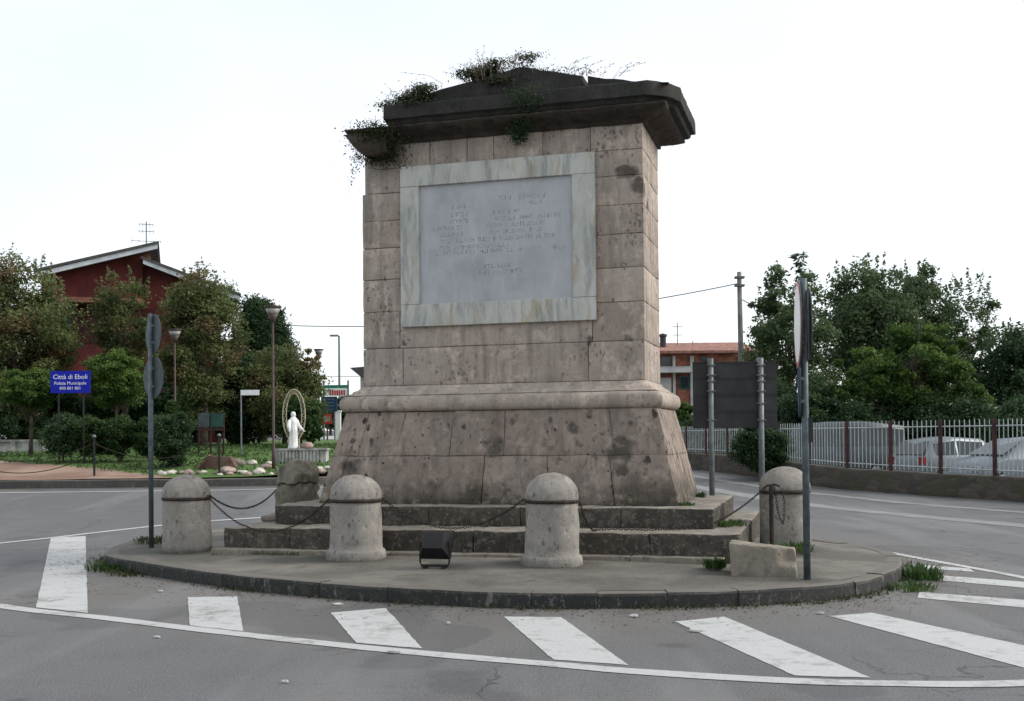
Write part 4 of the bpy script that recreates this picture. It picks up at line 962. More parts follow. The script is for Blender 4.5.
# street lamps with a funnel head
def lamp(px, Y, ztop, zb, label, r=.036, s_=1.):
    p = at(px, 400, Y); o = empty('street_lamp', (p.x, Y, zb)); tag(o, label, 'street lamp', 'street lamps with funnel shaped heads'); H_ = ztop - zb
    mb = MB(); mb.tube([(0, 0, -.2), (0, 0, .5), (0, 0, .52), (0, 0, H_ - .35 * s_)], [r * 1.5, r * 1.4, r, r * .85], 10); mb.build('pole', M['brown'], o, True)
    mb = MB(); mb.lathe([(r * .9, H_ - .45 * s_), (.07 * s_, H_ - .38 * s_), (.15 * s_, H_ - .22 * s_)], 16); mb.build('lamp_base', M['brown'], o, True)
    mb = MB(); mb.lathe([(.14 * s_, H_ - .219 * s_), (.20 * s_, H_ - .07 * s_)], 16); mb.build('lamp_glass', M['glass_lamp'], o, True)
    mb = MB(); mb.lathe([(.20 * s_, H_ - .069 * s_), (.235 * s_, H_ - .05 * s_), (.235 * s_, H_ - .01 * s_), (0, H_ + .01)], 16); mb.build('lamp_cap', M['brown'], o, True)
lamp(273.3, 29.5, at(273, 306, 29.5).z, gardz(0, 29.5), 'tall brown lamp with a funnel head in front of the dark conifer')
lamp(319, 52, at(319, 349, 52).z, 1.5, 'small distant lamp with a funnel head right of the statue arch')
lamp(175, 36, at(175, 329, 36).z, gardz(0, 36), 'dim lamp with a funnel head standing in the trees before the red house')
# distant street light with a short arm
p = at(339, 336, 80); o = empty('street_light', (p.x, 80, 2)); tag(o, 'thin tall street light with a flat head at the left edge of the monument', 'street light')
mb = MB(); mb.tube([(0, 0, -.5), (0, 0, p.z - 2), (-.4, 0, p.z - 1.95)], [.10, .07, .05], 8); mb.build('pole', M['galv'], o); mb = MB(); mb.box((-.35, 0, p.z - 1.97), (.6, .3, .12)); mb.build('lamp_head', M['galv'], o)

# statue, arch and planter
PX = at(302, 400, 31.0).x; pz = gardz(0, 31)
zpt = at(300, 448.5, 31).z
o = empty('planter', (PX, 31.0, pz)); tag(o, 'low pale ribbed stone planter below the white statue', 'planter')
mb = MB(); L = 50 / F * 31; hh = zpt - pz
mb.bx(-L / 2, L / 2, -.25, .25, -.15, hh - .05, .5)
for k in range(13): mb.bx(-L / 2 + .12 + k * (L - .24) / 12 - .028, -L / 2 + .12 + k * (L - .24) / 12 + .028, -.285, -.2495, -.1, hh - .06, .5)
mb.build('body', M['concrete'], o); mb = MB(); mb.bx(-L / 2 - .03, L / 2 + .03, -.30, .30, hh - .05, hh, .6); mb.build('rim', M['concrete'], o)
p = at(301, 448, 30.95)
for (px, lb) in ((307, 'pinkish flower pot stone on the planter right of the statue'),):
    q = at(px, 446, 31); mb = MB(); mb.lathe([(.06, 0), (.13, .02), (.16, .1), (.10, .17), (0, .19)], 9, sx=1.2); tag(mb.build('garden_rock', M['rockpink'], None, True, (q.x, 31, zpt)), lb, 'rock', 'rocks edging the garden')
# statue of a veiled woman, hands held low and open
st = empty('statue', (at(293, 400, 31).x, 31.0, zpt), R(38)); st.scale = (.85, .85, 1); tag(st, 'white statue of a veiled woman with open hands under the oval arch', 'statue')
hS = at(293, 411.5, 31).z - zpt; mb = MB(); k_ = hS
body = [(.00, .20, .17), (.03, .21, .18), (.10, .175, .155), (.25, .155, .14), (.40, .16, .14), (.50, .165, .135), (.58, .145, .12), (.66, .155, .12), (.74, .175, .12), (.795, .165, .105), (.83, .11, .085), (.855, .075, .075), (.885, .085, .09), (.92, .095, .10), (.96, .085, .09), (.985, .055, .06), (1.0, .01, .01)]
V = []; n = 28
for (t, rx, ry) in body:
    for i in range(n):
        a = 2 * math.pi * i / n; fold = 1 + (.07 * math.sin(a * 9 + t * 6) if t < .62 else .03 * math.sin(a * 6)); V.append((rx * k_ * .82 * fold * math.cos(a) + .02 * math.sin(t * 3), ry * k_ * .82 * fold * math.sin(a), t * k_))
mb.add(V, [(j * n + i, j * n + (i + 1) % n, (j + 1) * n + (i + 1) % n, (j + 1) * n + i) for j in range(len(body) - 1) for i in range(n)] + [tuple(range(n))[::-1]])
for s_ in (-1, 1):
    sh = Vector((.125 * s_ * k_, -.01, .76 * k_)); el = Vector((.17 * s_ * k_, -.03 * k_, .60 * k_)); wr = Vector(((.23 if s_ > 0 else .20) * s_ * k_, -.16 * k_, .51 * k_)); hd = wr + Vector((.03 * s_, -.05, -.03)) * k_ * 1.2
    mb.tube([sh, el, wr], [.055 * k_, .06 * k_, .05 * k_], 10); mb.tube([wr, hd], [.022 * k_, .018 * k_], 8)
    for f in range(5):
        a = (f - 2) * .011 * k_; mb.tube([hd + Vector((a, 0, 0)), hd + Vector((a * 1.6, -.03 * k_, -.012 * k_ * (1 + f % 2)))], [.0065 * k_, .004 * k_], 5)
mb.tube([Vector((0, -.085 * k_ * .82, .925 * k_)), Vector((0, -.10 * k_ * .9, .905 * k_))], [.008 * k_, .012 * k_], 6)
for s_ in (-1, 1): mb.tube([Vector((.028 * s_ * k_, -.078 * k_, .93 * k_)), Vector((.045 * s_ * k_, -.070 * k_, .93 * k_))], .005 * k_, 5)
mb.build('figure', M['statue'], st, True)
# oval arch
oa = empty('oval_arch', (at(293.5, 400, 31.2).x, 31.25, zpt)); tag(oa, 'ivory oval garden arch framing the white statue', 'arch')
zt = at(293.5, 389.5, 31.25).z - zpt; W2 = 11.2 / F * 31.25
def oval(rx, rz, zc, y=0): return [Vector((rx * math.cos(a), y, zc + rz * math.sin(a))) for a in [R(-62) + R(304) * i / 44 for i in range(45)]]
zc = zt * .56; mb = MB(); mb.tube(oval(W2, zt - zc, zc), .018, 6); mb.tube(oval(W2 - .1, zt - zc - .11, zc), .014, 6)
A_, B_ = oval(W2, zt - zc, zc), oval(W2 - .1, zt - zc - .11, zc)
for i in range(0, 44, 2): mb.tube([A_[i], B_[i + 1]], .009, 5); mb.tube([B_[i + 1], A_[i + 2]], .009, 5)
for q in (A_[0], A_[-1]): mb.tube([q, Vector((q.x, 0, -.1))], .018, 6)
mb.build('lattice_ring', M['ivory'], oa)

# signs in the garden
def text_mesh(s, size, mat, parent, loc, align='CENTER', rx=90):
    c = bpy.data.curves.new('lettering', 'FONT'); c.body = s; c.size = size; c.align_x = align; c.extrude = .002; c.resolution_u = 2
    o = bpy.data.objects.new('lettering_tmp', c); col.objects.link(o); dg = bpy.context.evaluated_depsgraph_get(); me = bpy.data.meshes.new_from_object(o.evaluated_get(dg)); bpy.data.objects.remove(o)
    me.materials.clear(); me.materials.append(mat); o = bpy.data.objects.new('lettering', me); col.objects.link(o); o.parent = parent; o.location = loc; o.rotation_euler = (R(rx), 0, 0); return o
Yb = 31; pc = at(70.5, 382, Yb); o = empty('blue_sign', (pc.x, Yb, gardz(0, Yb))); tag(o, 'bright blue rectangular town sign with white lettering in front of the left trees', 'sign')
zc = pc.z - gardz(0, Yb); wd, hd = 39.5 / F * Yb, 22 / F * Yb
mb = MB(); mb.box((0, 0, zc), (wd, .03, hd)); bd = mb.build('panel', M['blue'], o)
for x in (-.35, .35): mb = MB(); mb.tube([(x, .04, -.2), (x, .04, zc + hd * .4)], .025, 8); mb.build('post', M['black'], o)
text_mesh('Città di Eboli', .185, M['white'], bd, (0, -.018, zc + .085)); text_mesh('Polizia Municipale', .128, M['white'], bd, (0, -.018, zc - .075)); text_mesh('800 801 801', .12, M['white'], bd, (0, -.018, zc - .215))
p = grounded(241, 33); o = empty('name_sign', p); tag(o, 'thin post with a small white plate on the lawn left of the tall lamp', 'sign'); zt = at(241, 390, 33).z - p.z
mb = MB(); mb.tube([(0, 0, -.1), (0, 0, zt)], .025, 8); mb.build('post', M['galv'], o); mb = MB(); mb.bx(0, .56, -.035, -.025, zt - .16, zt); mb.build('plate', M['white'], o)
p = grounded(210, 34); o = empty('notice_board', p); tag(o, 'two panelled grey green notice board with red legs on the lawn', 'notice board')
za, zb2 = at(210, 413, 34).z - p.z, at(210, 427, 34).z - p.z
for i, (x0, x1) in enumerate(((-.37, -.02), (.02, .40))): mb = MB(); mb.box(((x0 + x1) / 2, 0, (za + zb2) / 2), (x1 - x0, .04, za - zb2)); mb.build('panel', M['signback'] if i == 0 else M['shutter'], o)
for x in (-.37, .0, .40): mb = MB(); mb.bx(x - .03, x + .03, .02, .06, -.2, za); mb.build('leg', M['postred'], o)
mb = MB(); mb.bx(-.4, .45, -.03, .02, zb2 - .12, zb2 - .02); mb.build('rail', M['postred'], o)

# far signs left of the monument
o = empty('shop_banner', (at(336, 400, 70).x, 70, 2)); tag(o, 'distant white and green shop banner with red lettering on two posts beside the monument', 'banner')
z0, z1 = at(336, 396, 70).z - 2, at(336, 385, 70).z - 2; hw = 11.5 / F * 70; zm = z1 - (z1 - z0) * .28
mb = MB(); mb.bx(-hw, hw, 0, .1, z0, zm); bd = mb.build('panel', M['white'], o); mb = MB(); mb.bx(-hw, hw, -.005, .1, zm + .003, z1); mb.build('green_band', M['green'], o)
mb = MB()
for k in range(7): mb.bx(-hw * .55 + k * hw * .2, -hw * .55 + k * hw * .2 + hw * .14, -.02, -.003, z0 + .05, z0 + (zm - z0) * .72)
mb.build('red_letters', M['red'], bd)
for x in (-hw - .05, hw + .05): mb = MB(); mb.tube([(x, 0, -.5), (x, 0, z1 + .3)], .06, 6); mb.build('post', M['galv'], o)
o = empty('information_sign', (at(329, 400, 60).x, 60, 1.6)); tag(o, 'distant dark blue information sign between the small lamp and the monument', 'sign')
z0, z1 = at(329, 411.5, 60).z - 1.6, at(329, 396.5, 60).z - 1.6; hw = 8 / F * 60; mb = MB(); mb.bx(-hw, hw, 0, .08, z0, z1); bd = mb.build('panel', M['navy'], o)
mb = MB()
for k in range(4): mb.bx(-hw * .7, hw * (.7 - .2 * (k % 2)), -.012, -.003, z1 - .16 - k * .19, z1 - .12 - k * .19)
mb.build('text_lines', M['galv'], bd)
for x in (-.3, .3): mb = MB(); mb.tube([(x, .05, -.5), (x, .05, z1)], .04, 6); mb.build('post', M['galv'], o)
o = empty('warning_sign', (at(327, 400, 58).x, 58, 1.5)); tag(o, 'distant small pale sign with a red border below the dark blue sign', 'sign')
z0, z1 = at(327, 424, 58).z - 1.5, at(327, 414, 58).z - 1.5; mb = MB(); mb.bx(-.24, .24, 0, .03, z0, z1); bd = mb.build('panel', M['red'], o); mb = MB(); mb.bx(-.16, .16, -.008, -.002, z0 + .1, z1 - .1); mb.build('face', M['rockpink'], bd)
mb = MB(); mb.tube([(0, .05, -.5), (0, .05, z1)], .04, 6); mb.build('post', M['signdark'], o)
p = at(338, 422, 64); mb = MB(); mb.bx(-.16, .16, -.16, .16, -.6, at(338, 412, 64).z - 2); mb.bx(-.2, .2, -.2, .2, at(338, 412, 64).z - 2 + .003, at(338, 412, 64).z - 1.92); tag(mb.build('gate_pillar', M['white'], None, False, (p.x, 64, 2)), 'distant white gate pillar at the left edge of the monument', 'pillar')
# dark house with an upturned eave at the monument edge
o = empty('dark_house', (at(362, 400, 95).x, 95, 2)); tag(o, 'dark distant house with a projecting eave beside the left edge of the monument', 'house')
zE = at(352, 368, 95).z - 2; mb = MB(); mb.bx(-2.0, 9, 0, 8, -1, at(350, 396, 95).z - 2); mb.build('wall', M['tile_dark'], o)
mb = MB(); mb.bx(-.2, 9, .5, 7.5, at(350, 396, 95).z - 2 + .003, zE - .35); mb.build('upper_wall', M['render'], o)
mb = MB(); mb.prismM([(-1.0, zE), (-.1, zE - .75), (9, zE - .75), (9, zE + .5), (1.0, zE + .15)], -.3, 8, Matrix.Identity(4)); mb.build('roof', M['tile_dark'], o)

# ------------------------------------------------------------------ red house at the left
HY = 46; hb = .8
def hp(px, py, Y=HY): q = at(px, py, Y); return (q.x, q.z)
o = empty('red_house', (at(120, 400, HY).x - .38, HY, hb), R(17)); hx = at(120, 400, HY).x; tag(o, 'dark red house with two offset white edged roof slopes behind the left trees', 'house')
def loc(px, py, Y=HY): a = hp(px, py, Y); return (a[0] - hx, a[1] - hb)
A0, A1 = loc(58, 274), loc(150, 247); Bq0, Bq1 = loc(146, 262), loc(236, 296)
mb = MB(); mb.prismM([(loc(56, 300)[0], -1), (A1[0], -1), (A1[0], A1[1]), (loc(56, 278)[0], loc(56, 278)[1])], .0, 9, Matrix.Identity(4)); mb.build('wall', M['wallred'], o)
mb = MB(); mb.prismM([(A1[0] + .003, -1), (Bq1[0] - .4, -1), (Bq1[0] - .4, loc(228, 294)[1]), (A1[0] + .003, Bq0[1])], .25, 9, Matrix.Identity(4)); mb.build('wall', M['wallred'], o)
mb = MB(); q = loc(157, 245); mb.prismM([(A1[0] + .004, Bq0[1] - .2), (q[0], loc(157, 258)[1]), (q[0], q[1] - .05), (A1[0] + .004, A1[1])], .05, 8.5, Matrix.Identity(4)); mb.build('clerestory_wall', M['brick'], o)
def slope(p, q, name, th=.20):
    mb = MB(); mb.prismM([(p[0], p[1] - th), (q[0], q[1] - th), q, p], -1.0, -.85, Matrix.Identity(4)); f = mb.build('fascia', M['fascia'], o)
    mb = MB(); mb.prismM([(p[0] - .08, p[1] + .003), (q[0] + .05, q[1] + .003), (q[0] + .05, q[1] + .11), (p[0] - .08, p[1] + .11)], -1.06, 9.4, Matrix.Identity(4)); mb.prismM([(p[0], p[1] - .12), (q[0], q[1] - .12), (q[0], q[1]), p], -.845, 9.3, Matrix.Identity(4)); mb.build(name, M['tile_dark'], o)
slope(loc(43, 275, HY - 1), loc(157, 241, HY - 1), 'roof'); slope(loc(143, 257, HY - 1), loc(238, 291, HY - 1), 'roof')
mb = MB(); y0 = loc(60, 302)[1]; mb.bx(loc(56, 0)[0], loc(150, 0)[0], -1.1, -.02, y0 - .18, y0 + .02); mb.build('balcony', M['brick'], o)
mb = MB(); mb.bx(loc(60, 0)[0], loc(148, 0)[0], -.03, -.003, loc(0, 345)[1], y0 - .2); mb.build('recess_shade', M['wallshade'], o)  # flat sheet on the wall; shade under the balcony painted as its dark colour
for px, py in ((72, 335), (124, 330), (190, 335), (212, 335)):
    c = loc(px, py); w0 = mb = MB(); mb.bx(c[0] - .45, c[0] + .45, -.06 + (.25 if px > 150 else 0), -.032 + (.25 if px > 150 else 0), c[1] - .65, c[1] + .65); w_ = mb.build('window', M['shutter'], o)
    mb = MB(); mb.bx(c[0] - .38, c[0] + .38, -.07 + (.25 if px > 150 else 0), -.062 + (.25 if px > 150 else 0), c[1] - .58, c[1] + .58); mb.build('pane', M['pane'], w_)
mb = MB(); c = loc(153, 240); T_ = loc(153, 215)[1]; mb.tube([(c[0], 1, c[1] - .5), (c[0], 1, T_)], .022, 6)
for (z, l) in ((.12, .28), (.42, .30), (.85, .6)):
    mb.tube([(c[0] - l, 1, T_ - z), (c[0] + l, 1, T_ - z)], .012, 5)
    for k in range(5): x = c[0] - l + 2 * l * k / 4; mb.tube([(x, .75, T_ - z), (x, 1.25, T_ - z)], .008, 4); mb.tube([(x, 1, T_ - z - .12), (x, 1, T_ - z + .06)], .006, 4)
mb.build('antenna', M['signback'], o)

# ------------------------------------------------------------------ left vegetation
GT = 'trees and shrubs of the garden'
def pt(px, py, Y, b): q = at(px, py, Y); return (q.x - b.x, 0, q.z - b.z)
def ptree(label, px, top, bot, w_px, Y, mat, ls, seed, ns=60, per=150, name='garden_tree', cat='tree', extra=(), depth=None, zb=None, **k):
    b = grounded(px, Y, zb); c = pt(px, (top + bot) / 2, Y, b); rx = w_px / 2 / F * Y; rz = (bot - top) / 2 / F * Y
    cr_ = [((c[0], 0, c[2]), (rx * .95, (depth or rx) * .9, rz * .93), int(ns * 1.25), int(per * 1.5))]
    for (ex, et, eb, ew, en) in extra:
        e = pt(ex, (et + eb) / 2, Y, b); r2 = ew / 2 / F * Y; cr_.append(((e[0], 0, e[2]), (r2 * .9, r2 * .9, (eb - et) / 2 / F * Y * .9), en * 3, int(per * .45)))
    return tree(name, label, b, cr_, M[mat], ls, seed, k.pop('group', GT), cat=cat, **k)
ptree('big green and rust coloured tree at the left edge of the photo', 14, 254, 428, 122, 38, 'leaf_mix', .125, 1, 120, 180, trunk_r=.2, spikes=26, sub=.26)
ptree('darker tree filling the left edge behind the clipped trees', -25, 268, 430, 110, 43, 'leaf_dark', .16, 2, 70, 170, trunk_r=.2)
ptree('slim rust tinged tree before the middle of the red house', 124, 262, 425, 62, 40, 'leaf_mix', .115, 3, 66, 130, trunk_r=.12, spikes=16, sub=.26)
ptree('broad rust tinged tree hiding the right end of the red house', 203, 262, 432, 82, 39, 'leaf_mix', .115, 4, 105, 170, trunk_r=.14, spikes=26, sub=.25)
ptree('dark pointed conifer behind the tall lamp', 262, 288, 440, 84, 47, 'leaf_dark', .16, 5, 200, 260, name='conifer', taper=.55, trunk_r=.2, sub=.27, asp=.35)
ptree('loose pale green tree right of the tall lamp', 284, 347, 446, 92, 41, 'leaf_mix', .11, 6, 90, 170, trunk_r=.09, extra=((312, 345, 400, 24, 12),), sub=.28)
ptree('green shrubs behind the statue arch', 300, 395, 447, 52, 37, 'leaf_mid', .11, 7, 45, 150, name='shrub', cat='shrub', trunk_r=.04)
ptree('dark tree between the conifer and the white plate sign', 235, 345, 442, 70, 42, 'leaf_dark', .14, 8, 70, 170, trunk_r=.1)
ptree('clipped round bright green tree right of the blue sign', 115, 351, 410, 60, 34, 'leaf_bright', .08, 9, 90, 170, name='clipped_tree', trunk_r=.06, sub=.28, shell=.55)
ptree('clipped round green tree left of the blue sign', 30, 365, 412, 56, 34, 'leaf_bright', .08, 10, 80, 160, name='clipped_tree', trunk_r=.06, sub=.28, shell=.55)
ptree('dark round shrub right of the grey sign pole', 172, 410, 470, 44, 30, 'leaf_dark', .07, 11, 70, 150, name='shrub', cat='shrub', trunk_r=.03)
ptree('small pointed yellow green shrub above the dark round shrub', 173, 398, 430, 18, 33, 'leaf_mid', .07, 12, 30, 100, name='shrub', cat='shrub', trunk_r=.03, taper=.5)
ptree('low dark shrubs behind the low wall at the left', 10, 405, 442, 70, 38, 'leaf_dark', .10, 13, 50, 170, name='shrub', cat='shrub', trunk_r=.04)
for i, (px, w_, lb) in enumerate(((62, 40, 'clipped hedge block below the blue sign'), (92, 34, 'clipped hedge block left of the clipped round tree trunk'), (120, 30, 'clipped hedge block left of the grey sign pole'), (148, 26, 'clipped hedge block at the grey sign pole'))):
    ptree(lb, px, 416, 457, w_ + 8, 31.5, 'leaf_mid' if i else 'leaf_dark', .07, 40 + i, 50, 150, name='hedge', cat='hedge', group='hedge blocks in the garden', trunk_r=.03, sub=.32)
# dark backdrop of shrubs in front of the house
for i, (px, lb) in enumerate(((45, 'dark undergrowth beneath the big left tree'), (110, 'dark undergrowth behind the clipped round tree'), (175, 'dark undergrowth below the broad rust tinged tree'), (240, 'dark undergrowth behind the notice board and white plate'))):
    ptree(lb, px, 372 if i in (0, 2, 3) else 395, 446, 82, 41 + i * .3, 'leaf_dark', .14, 60 + i, 60, 170, name='undergrowth', cat='shrub', group='dark undergrowth of the garden', trunk_r=.05)
ptree('dark bush beyond the far signs at the monument edge', 348, 395, 432, 34, 66, 'leaf_dark', .2, 70, 40, 120, name='shrub', cat='shrub', zb=1.2, trunk_r=.05)
ptree('pale distant tree behind the small lamp', 330, 402, 432, 40, 85, 'leaf_grey', .3, 71, 30, 120, zb=2, trunk_r=.1, name='distant_tree')

# ------------------------------------------------------------------ right side: wall, fence, trees, cars, building
FP = spline(list(zip(FX, FY)), 8)
wl = MB(); V = []
for i, p in enumerate(FP):
    d = (FP[min(i + 1, len(FP) - 1)] - FP[max(i - 1, 0)]).normalized(); n_ = Vector((-d.y, d.x, 0)); b0 = gz(p.x, p.y)
    for (s_, z) in ((.02, -.1), (.0, .10), (.03, .52), (.06, .56), (.26, .57), (.30, .53), (.30, -.1)):
        q = p - n_ * (s_ - .14) if False else p + n_ * (.0) + n_ * (-(s_ - .14)) ; q = q + Vector((noise.noise(p * 3 + Vector((0, 0, z))) * .03, 0, 0)); V.append((q.x, q.y, z + b0 + noise.noise(p * 2) * .02))
m_ = 7; wl.add(V, [(a * m_ + b, a * m_ + b + 1, (a + 1) * m_ + b + 1, (a + 1) * m_ + b) for a in range(len(FP) - 1) for b in range(m_ - 1)] + [tuple(range(m_)), tuple((len(FP) - 1) * m_ + b for b in range(m_))[::-1]])
tag(wl.build('low_wall', M['rwall']), 'low dark rubble stone wall carrying the fence along the right road', 'wall')
S = [0]
for i in range(len(FP) - 1): S.append(S[-1] + (FP[i + 1] - FP[i]).length)
def fpos(s_): return Vector((float(np.interp(s_, S, [p.x for p in FP])), float(np.interp(s_, S, [p.y for p in FP])), 0))
def s_at_px(px):     # arc length where the fence passes a given direction
    best = None
    for k in range(2000):
        s_ = S[-1] * k / 1999; p = fpos(s_)
        e = abs(512 + F * p.x / p.y - px)
        if best is None or e < best[0]: best = (e, s_)
    return best[1]
fe = empty('railing_fence', fpos(0)); tag(fe, 'pale metal picket fence with rusty red posts on the low stone wall', 'fence'); FO = fpos(0)
key = [s_at_px(q) for q in (994, 940, 890, 847)]; ps = [key[0] - 3.2, key[0] - 1.6] + key
while ps[-1] + 1.6 < S[-1] - .1: ps.append(ps[-1] + 1.6)
for i, s_ in enumerate(ps):
    p = fpos(s_) - FO; b0 = gz(*fpos(s_)[:2]); mb = MB(); mb.bx(p.x - .04, p.x + .04, p.y - .04, p.y + .04, b0 + .5, 1.96); mb.build('post', M['postred'], fe)
    if i + 1 < len(ps):
        mb = MB(); L_ = ps[i + 1] - s_; n_ = int(L_ / .128)
        a, b = fpos(s_ + .05) - FO, fpos(ps[i + 1] - .05) - FO; b1 = gz(*fpos(ps[i + 1])[:2])
        mb.tube([a + Vector((0, 0, b0 + .70)), b + Vector((0, 0, b1 + .70))], .016, 4); mb.tube([a + Vector((0, 0, 1.78)), b + Vector((0, 0, 1.78))], .016, 4)
        for k in range(n_):
            q = fpos(s_ + .06 + (L_ - .12) * (k + .5) / n_) - FO; bq = b0 + (b1 - b0) * (k + .5) / n_; mb.box((q.x, q.y, (bq + .60 + 1.92) / 2), (.018, .018, 1.32 - bq)); mb.add([(q.x - .009, q.y - .009, 1.92), (q.x + .009, q.y - .009, 1.92), (q.x + .009, q.y + .009, 1.92), (q.x - .009, q.y + .009, 1.92), (q.x, q.y, 1.95)], [(0, 1, 4), (1, 2, 4), (2, 3, 4), (3, 0, 4)])
        mb.build('picket_panel', M['fence'], fe)

def car(label, loc_, rz, paint_, prof, W=1.7, van=False, tail=True):
    """prof: stations along the length (x, bonnet/belt z, roof z, side glass?)"""
    o = empty('parked_car', loc_, rz); tag(o, label, 'car' if not van else 'van', 'vehicles parked behind the fence')
    n = len(prof); mb = MB(); V = []
    for (x, zb_, zt_, _) in prof:
        hw = W / 2 * (1 - .10 * (abs(x) / 2.2) ** 4); tw = hw * (.80 if not van else .90) if zt_ > zb_ + .06 else hw * .9
        ring = [(-hw * .92, .22), (-hw, .40), (-hw * 1.0, zb_ - .06), (-hw * .965, zb_), (-tw, zt_ - .05), (-tw * .86, zt_), (0, zt_ + .025), (tw * .86, zt_), (tw, zt_ - .05), (hw * .965, zb_), (hw, zb_ - .06), (hw, .40), (hw * .92, .22)]
        V += [(x, y, z) for y, z in ring]
    k = 13; Fc = [(a * k + b, a * k + b + 1, (a + 1) * k + b + 1, (a + 1) * k + b) for a in range(n - 1) for b in range(k - 1)] + [tuple(range(k))[::-1], tuple((n - 1) * k + b for b in range(k))]
    Fc += [(a * k, (a + 1) * k, (a + 1) * k + k - 1, a * k + k - 1) for a in range(n - 1)]
    mb.add(V, Fc); mb.build('body', paint_, o, True)
    st_ = [p for p in prof if p[3]]
    for sd_ in (-1, 1):
        for a in range(len(st_) - 1):
            p, q = st_[a], st_[a + 1]
            if p[3] == 2: continue
            mb = MB(); ring = []
            for (s, dx) in ((p, .04), (q, -.04)):
                hw = W / 2 * (1 - .10 * (abs(s[0]) / 2.2) ** 4); tw = hw * (.80 if not van else .90); ring.append([(s[0] + dx, sd_ * (hw * .965 + .008 + (tw - hw * .965) * f), s[1] + (s[2] - .05 - s[1]) * f) for f in (.06, .88)])
            mb.add([ring[0][0], ring[1][0], ring[1][1], ring[0][1]], [(0, 1, 2, 3)]); mb.v += []; mb.build('side_window', M['pane'], o)
    # windscreen and rear window
    for (a, b) in ((st_[0], prof[prof.index(st_[0]) - 1]), (st_[-1], prof[prof.index(st_[-1]) + 1])):
        hw = W / 2 * .80; e = .012 * (1 if b[0] > a[0] else -1); x0, x1 = a[0], b[0]
        mb = MB(); mb.add([(x1 + e, -hw, b[2] + .04), (x1 + e, hw, b[2] + .04), (x0 + e, hw * .85, a[2] - .03), (x0 + e, -hw * .85, a[2] - .03)], [(0, 1, 2, 3)])
        mb.v = [(x, y, z + .02) for x, y, z in mb.v]; mb.build('windscreen', M['pane'], o)
    for x in (-1.28, 1.28):
        for s_ in (-1, 1):
            mb = MB(); y = s_ * (W / 2 - .10); mb.v = []; pr = [(.0, -.09), (.24, -.09), (.31, -.07), (.315, 0), (.31, .07), (.24, .09), (0, .09)]
            rings_ = [(x + r_ * math.cos(t), y + d_, .315 + r_ * math.sin(t)) for (r_, d_) in pr for t in [2 * math.pi * i / 20 for i in range(20)]]
            mb.add(rings_, [(j * 20 + i, j * 20 + (i + 1) % 20, (j + 1) * 20 + (i + 1) % 20, (j + 1) * 20 + i) for j in range(6) for i in range(20)]); w_ = mb.build('wheel', M['tyre'], o, True)
            mb = MB(); mb.add([(x + .19 * math.cos(t), y + s_ * .096, .315 + .19 * math.sin(t)) for t in [2 * math.pi * i / 16 for i in range(16)]] + [(x, y + s_ * .11, .315)], [(i, (i + 1) % 16, 16) for i in range(16)]); mb.build('rim', M['rim'], w_)
    for s_ in (-1, 1):
        mb = MB(); x = prof[0][0]; mb.box((x + .03, s_ * (W / 2 - .17), .80), (.09, .26, .22)); mb.build('tail_light', M['lampred'], o)
        mb = MB(); x = prof[-1][0]; mb.box((x - .05, s_ * (W / 2 - .24), .66), (.14, .32, .13)); mb.build('headlight', M['glass_lamp'], o)
    return o
hatch = [(-1.95, .78, .80, 0), (-1.88, .90, .93, 0), (-1.62, .93, 1.38, 1), (-.75, .93, 1.50, 1), (.10, .92, 1.46, 1), (.62, .92, 1.30, 2), (1.12, .93, .96, 0), (1.75, .80, .84, 0), (2.0, .62, .66, 0)]
hatch = [(-1.95, .78, .80, 0), (-1.88, .90, .93, 0), (-1.55, .93, 1.40, 1), (-.70, .93, 1.50, 1), (.35, .92, 1.44, 1), (1.12, .93, .97, 0), (1.75, .80, .84, 0), (2.0, .62, .66, 0)]
p = at(957, 440, 34); car('silver hatchback with a red tail light parked behind the fence posts', (p.x, 34, 0), R(20), M['car_silver'], hatch)
p = at(1016, 440, 30.5); car('grey blue car with its bonnet to the left behind the right end of the fence', (p.x, 30.3, 0), R(180 + 16), M['car_grey'], hatch, 1.72)
vanp = [(-2.3, 1.0, 1.02, 0), (-2.25, 1.15, 1.9, 1), (-.9, 1.15, 2.06, 1), (.4, 1.15, 2.06, 1), (1.35, 1.15, 1.95, 1), (1.95, 1.12, 1.15, 0), (2.35, .85, .9, 0)]
p = at(834, 440, 39); car('grey van behind the fence right of the front right sign pole', (p.x, 39, 0), R(172), M['car_van'], vanp, 1.8, True)

# utility pole and wires
UY = 50; pu = at(741.5, 355, UY); zt = at(739, 272, UY).z; uo = empty('utility_pole', (pu.x, UY, 0)); tag(uo, 'tall grey concrete utility pole right of the monument', 'utility pole')
mb = MB(); mb.tube([(0, 0, -.3), (-.02, 0, zt * .5), (-.06, 0, zt)], [.15, .13, .10], 10); mb.build('pole', M['pole_conc'], uo, True)
for z in (zt - .25, zt - .62): mb = MB(); mb.box((-.05, 0, z), (.42, .30, .09)); mb.build('insulator_bracket', M['pole_conc'], uo)
zw = at(741, 283, UY).z
def wire(a, b, s_, lb): mb = MB(); mb.tube(sag(a, b, s_, 30), .022, 5); tag(mb.build('overhead_wire', M['signdark']), lb, 'wire', 'overhead wires')
b = at(228, 322, 58); wire((pu.x, UY, zw), b, .9, 'thin wire crossing the sky behind the monument to the left trees')
wire((pu.x, UY, at(745, 299, UY).z), at(860, 325, 58), .5, 'short wire from the utility pole into the right trees')
wire(at(322, 376, 90), at(470, 366, 90), .3, 'faint wire low in the sky left of the monument')

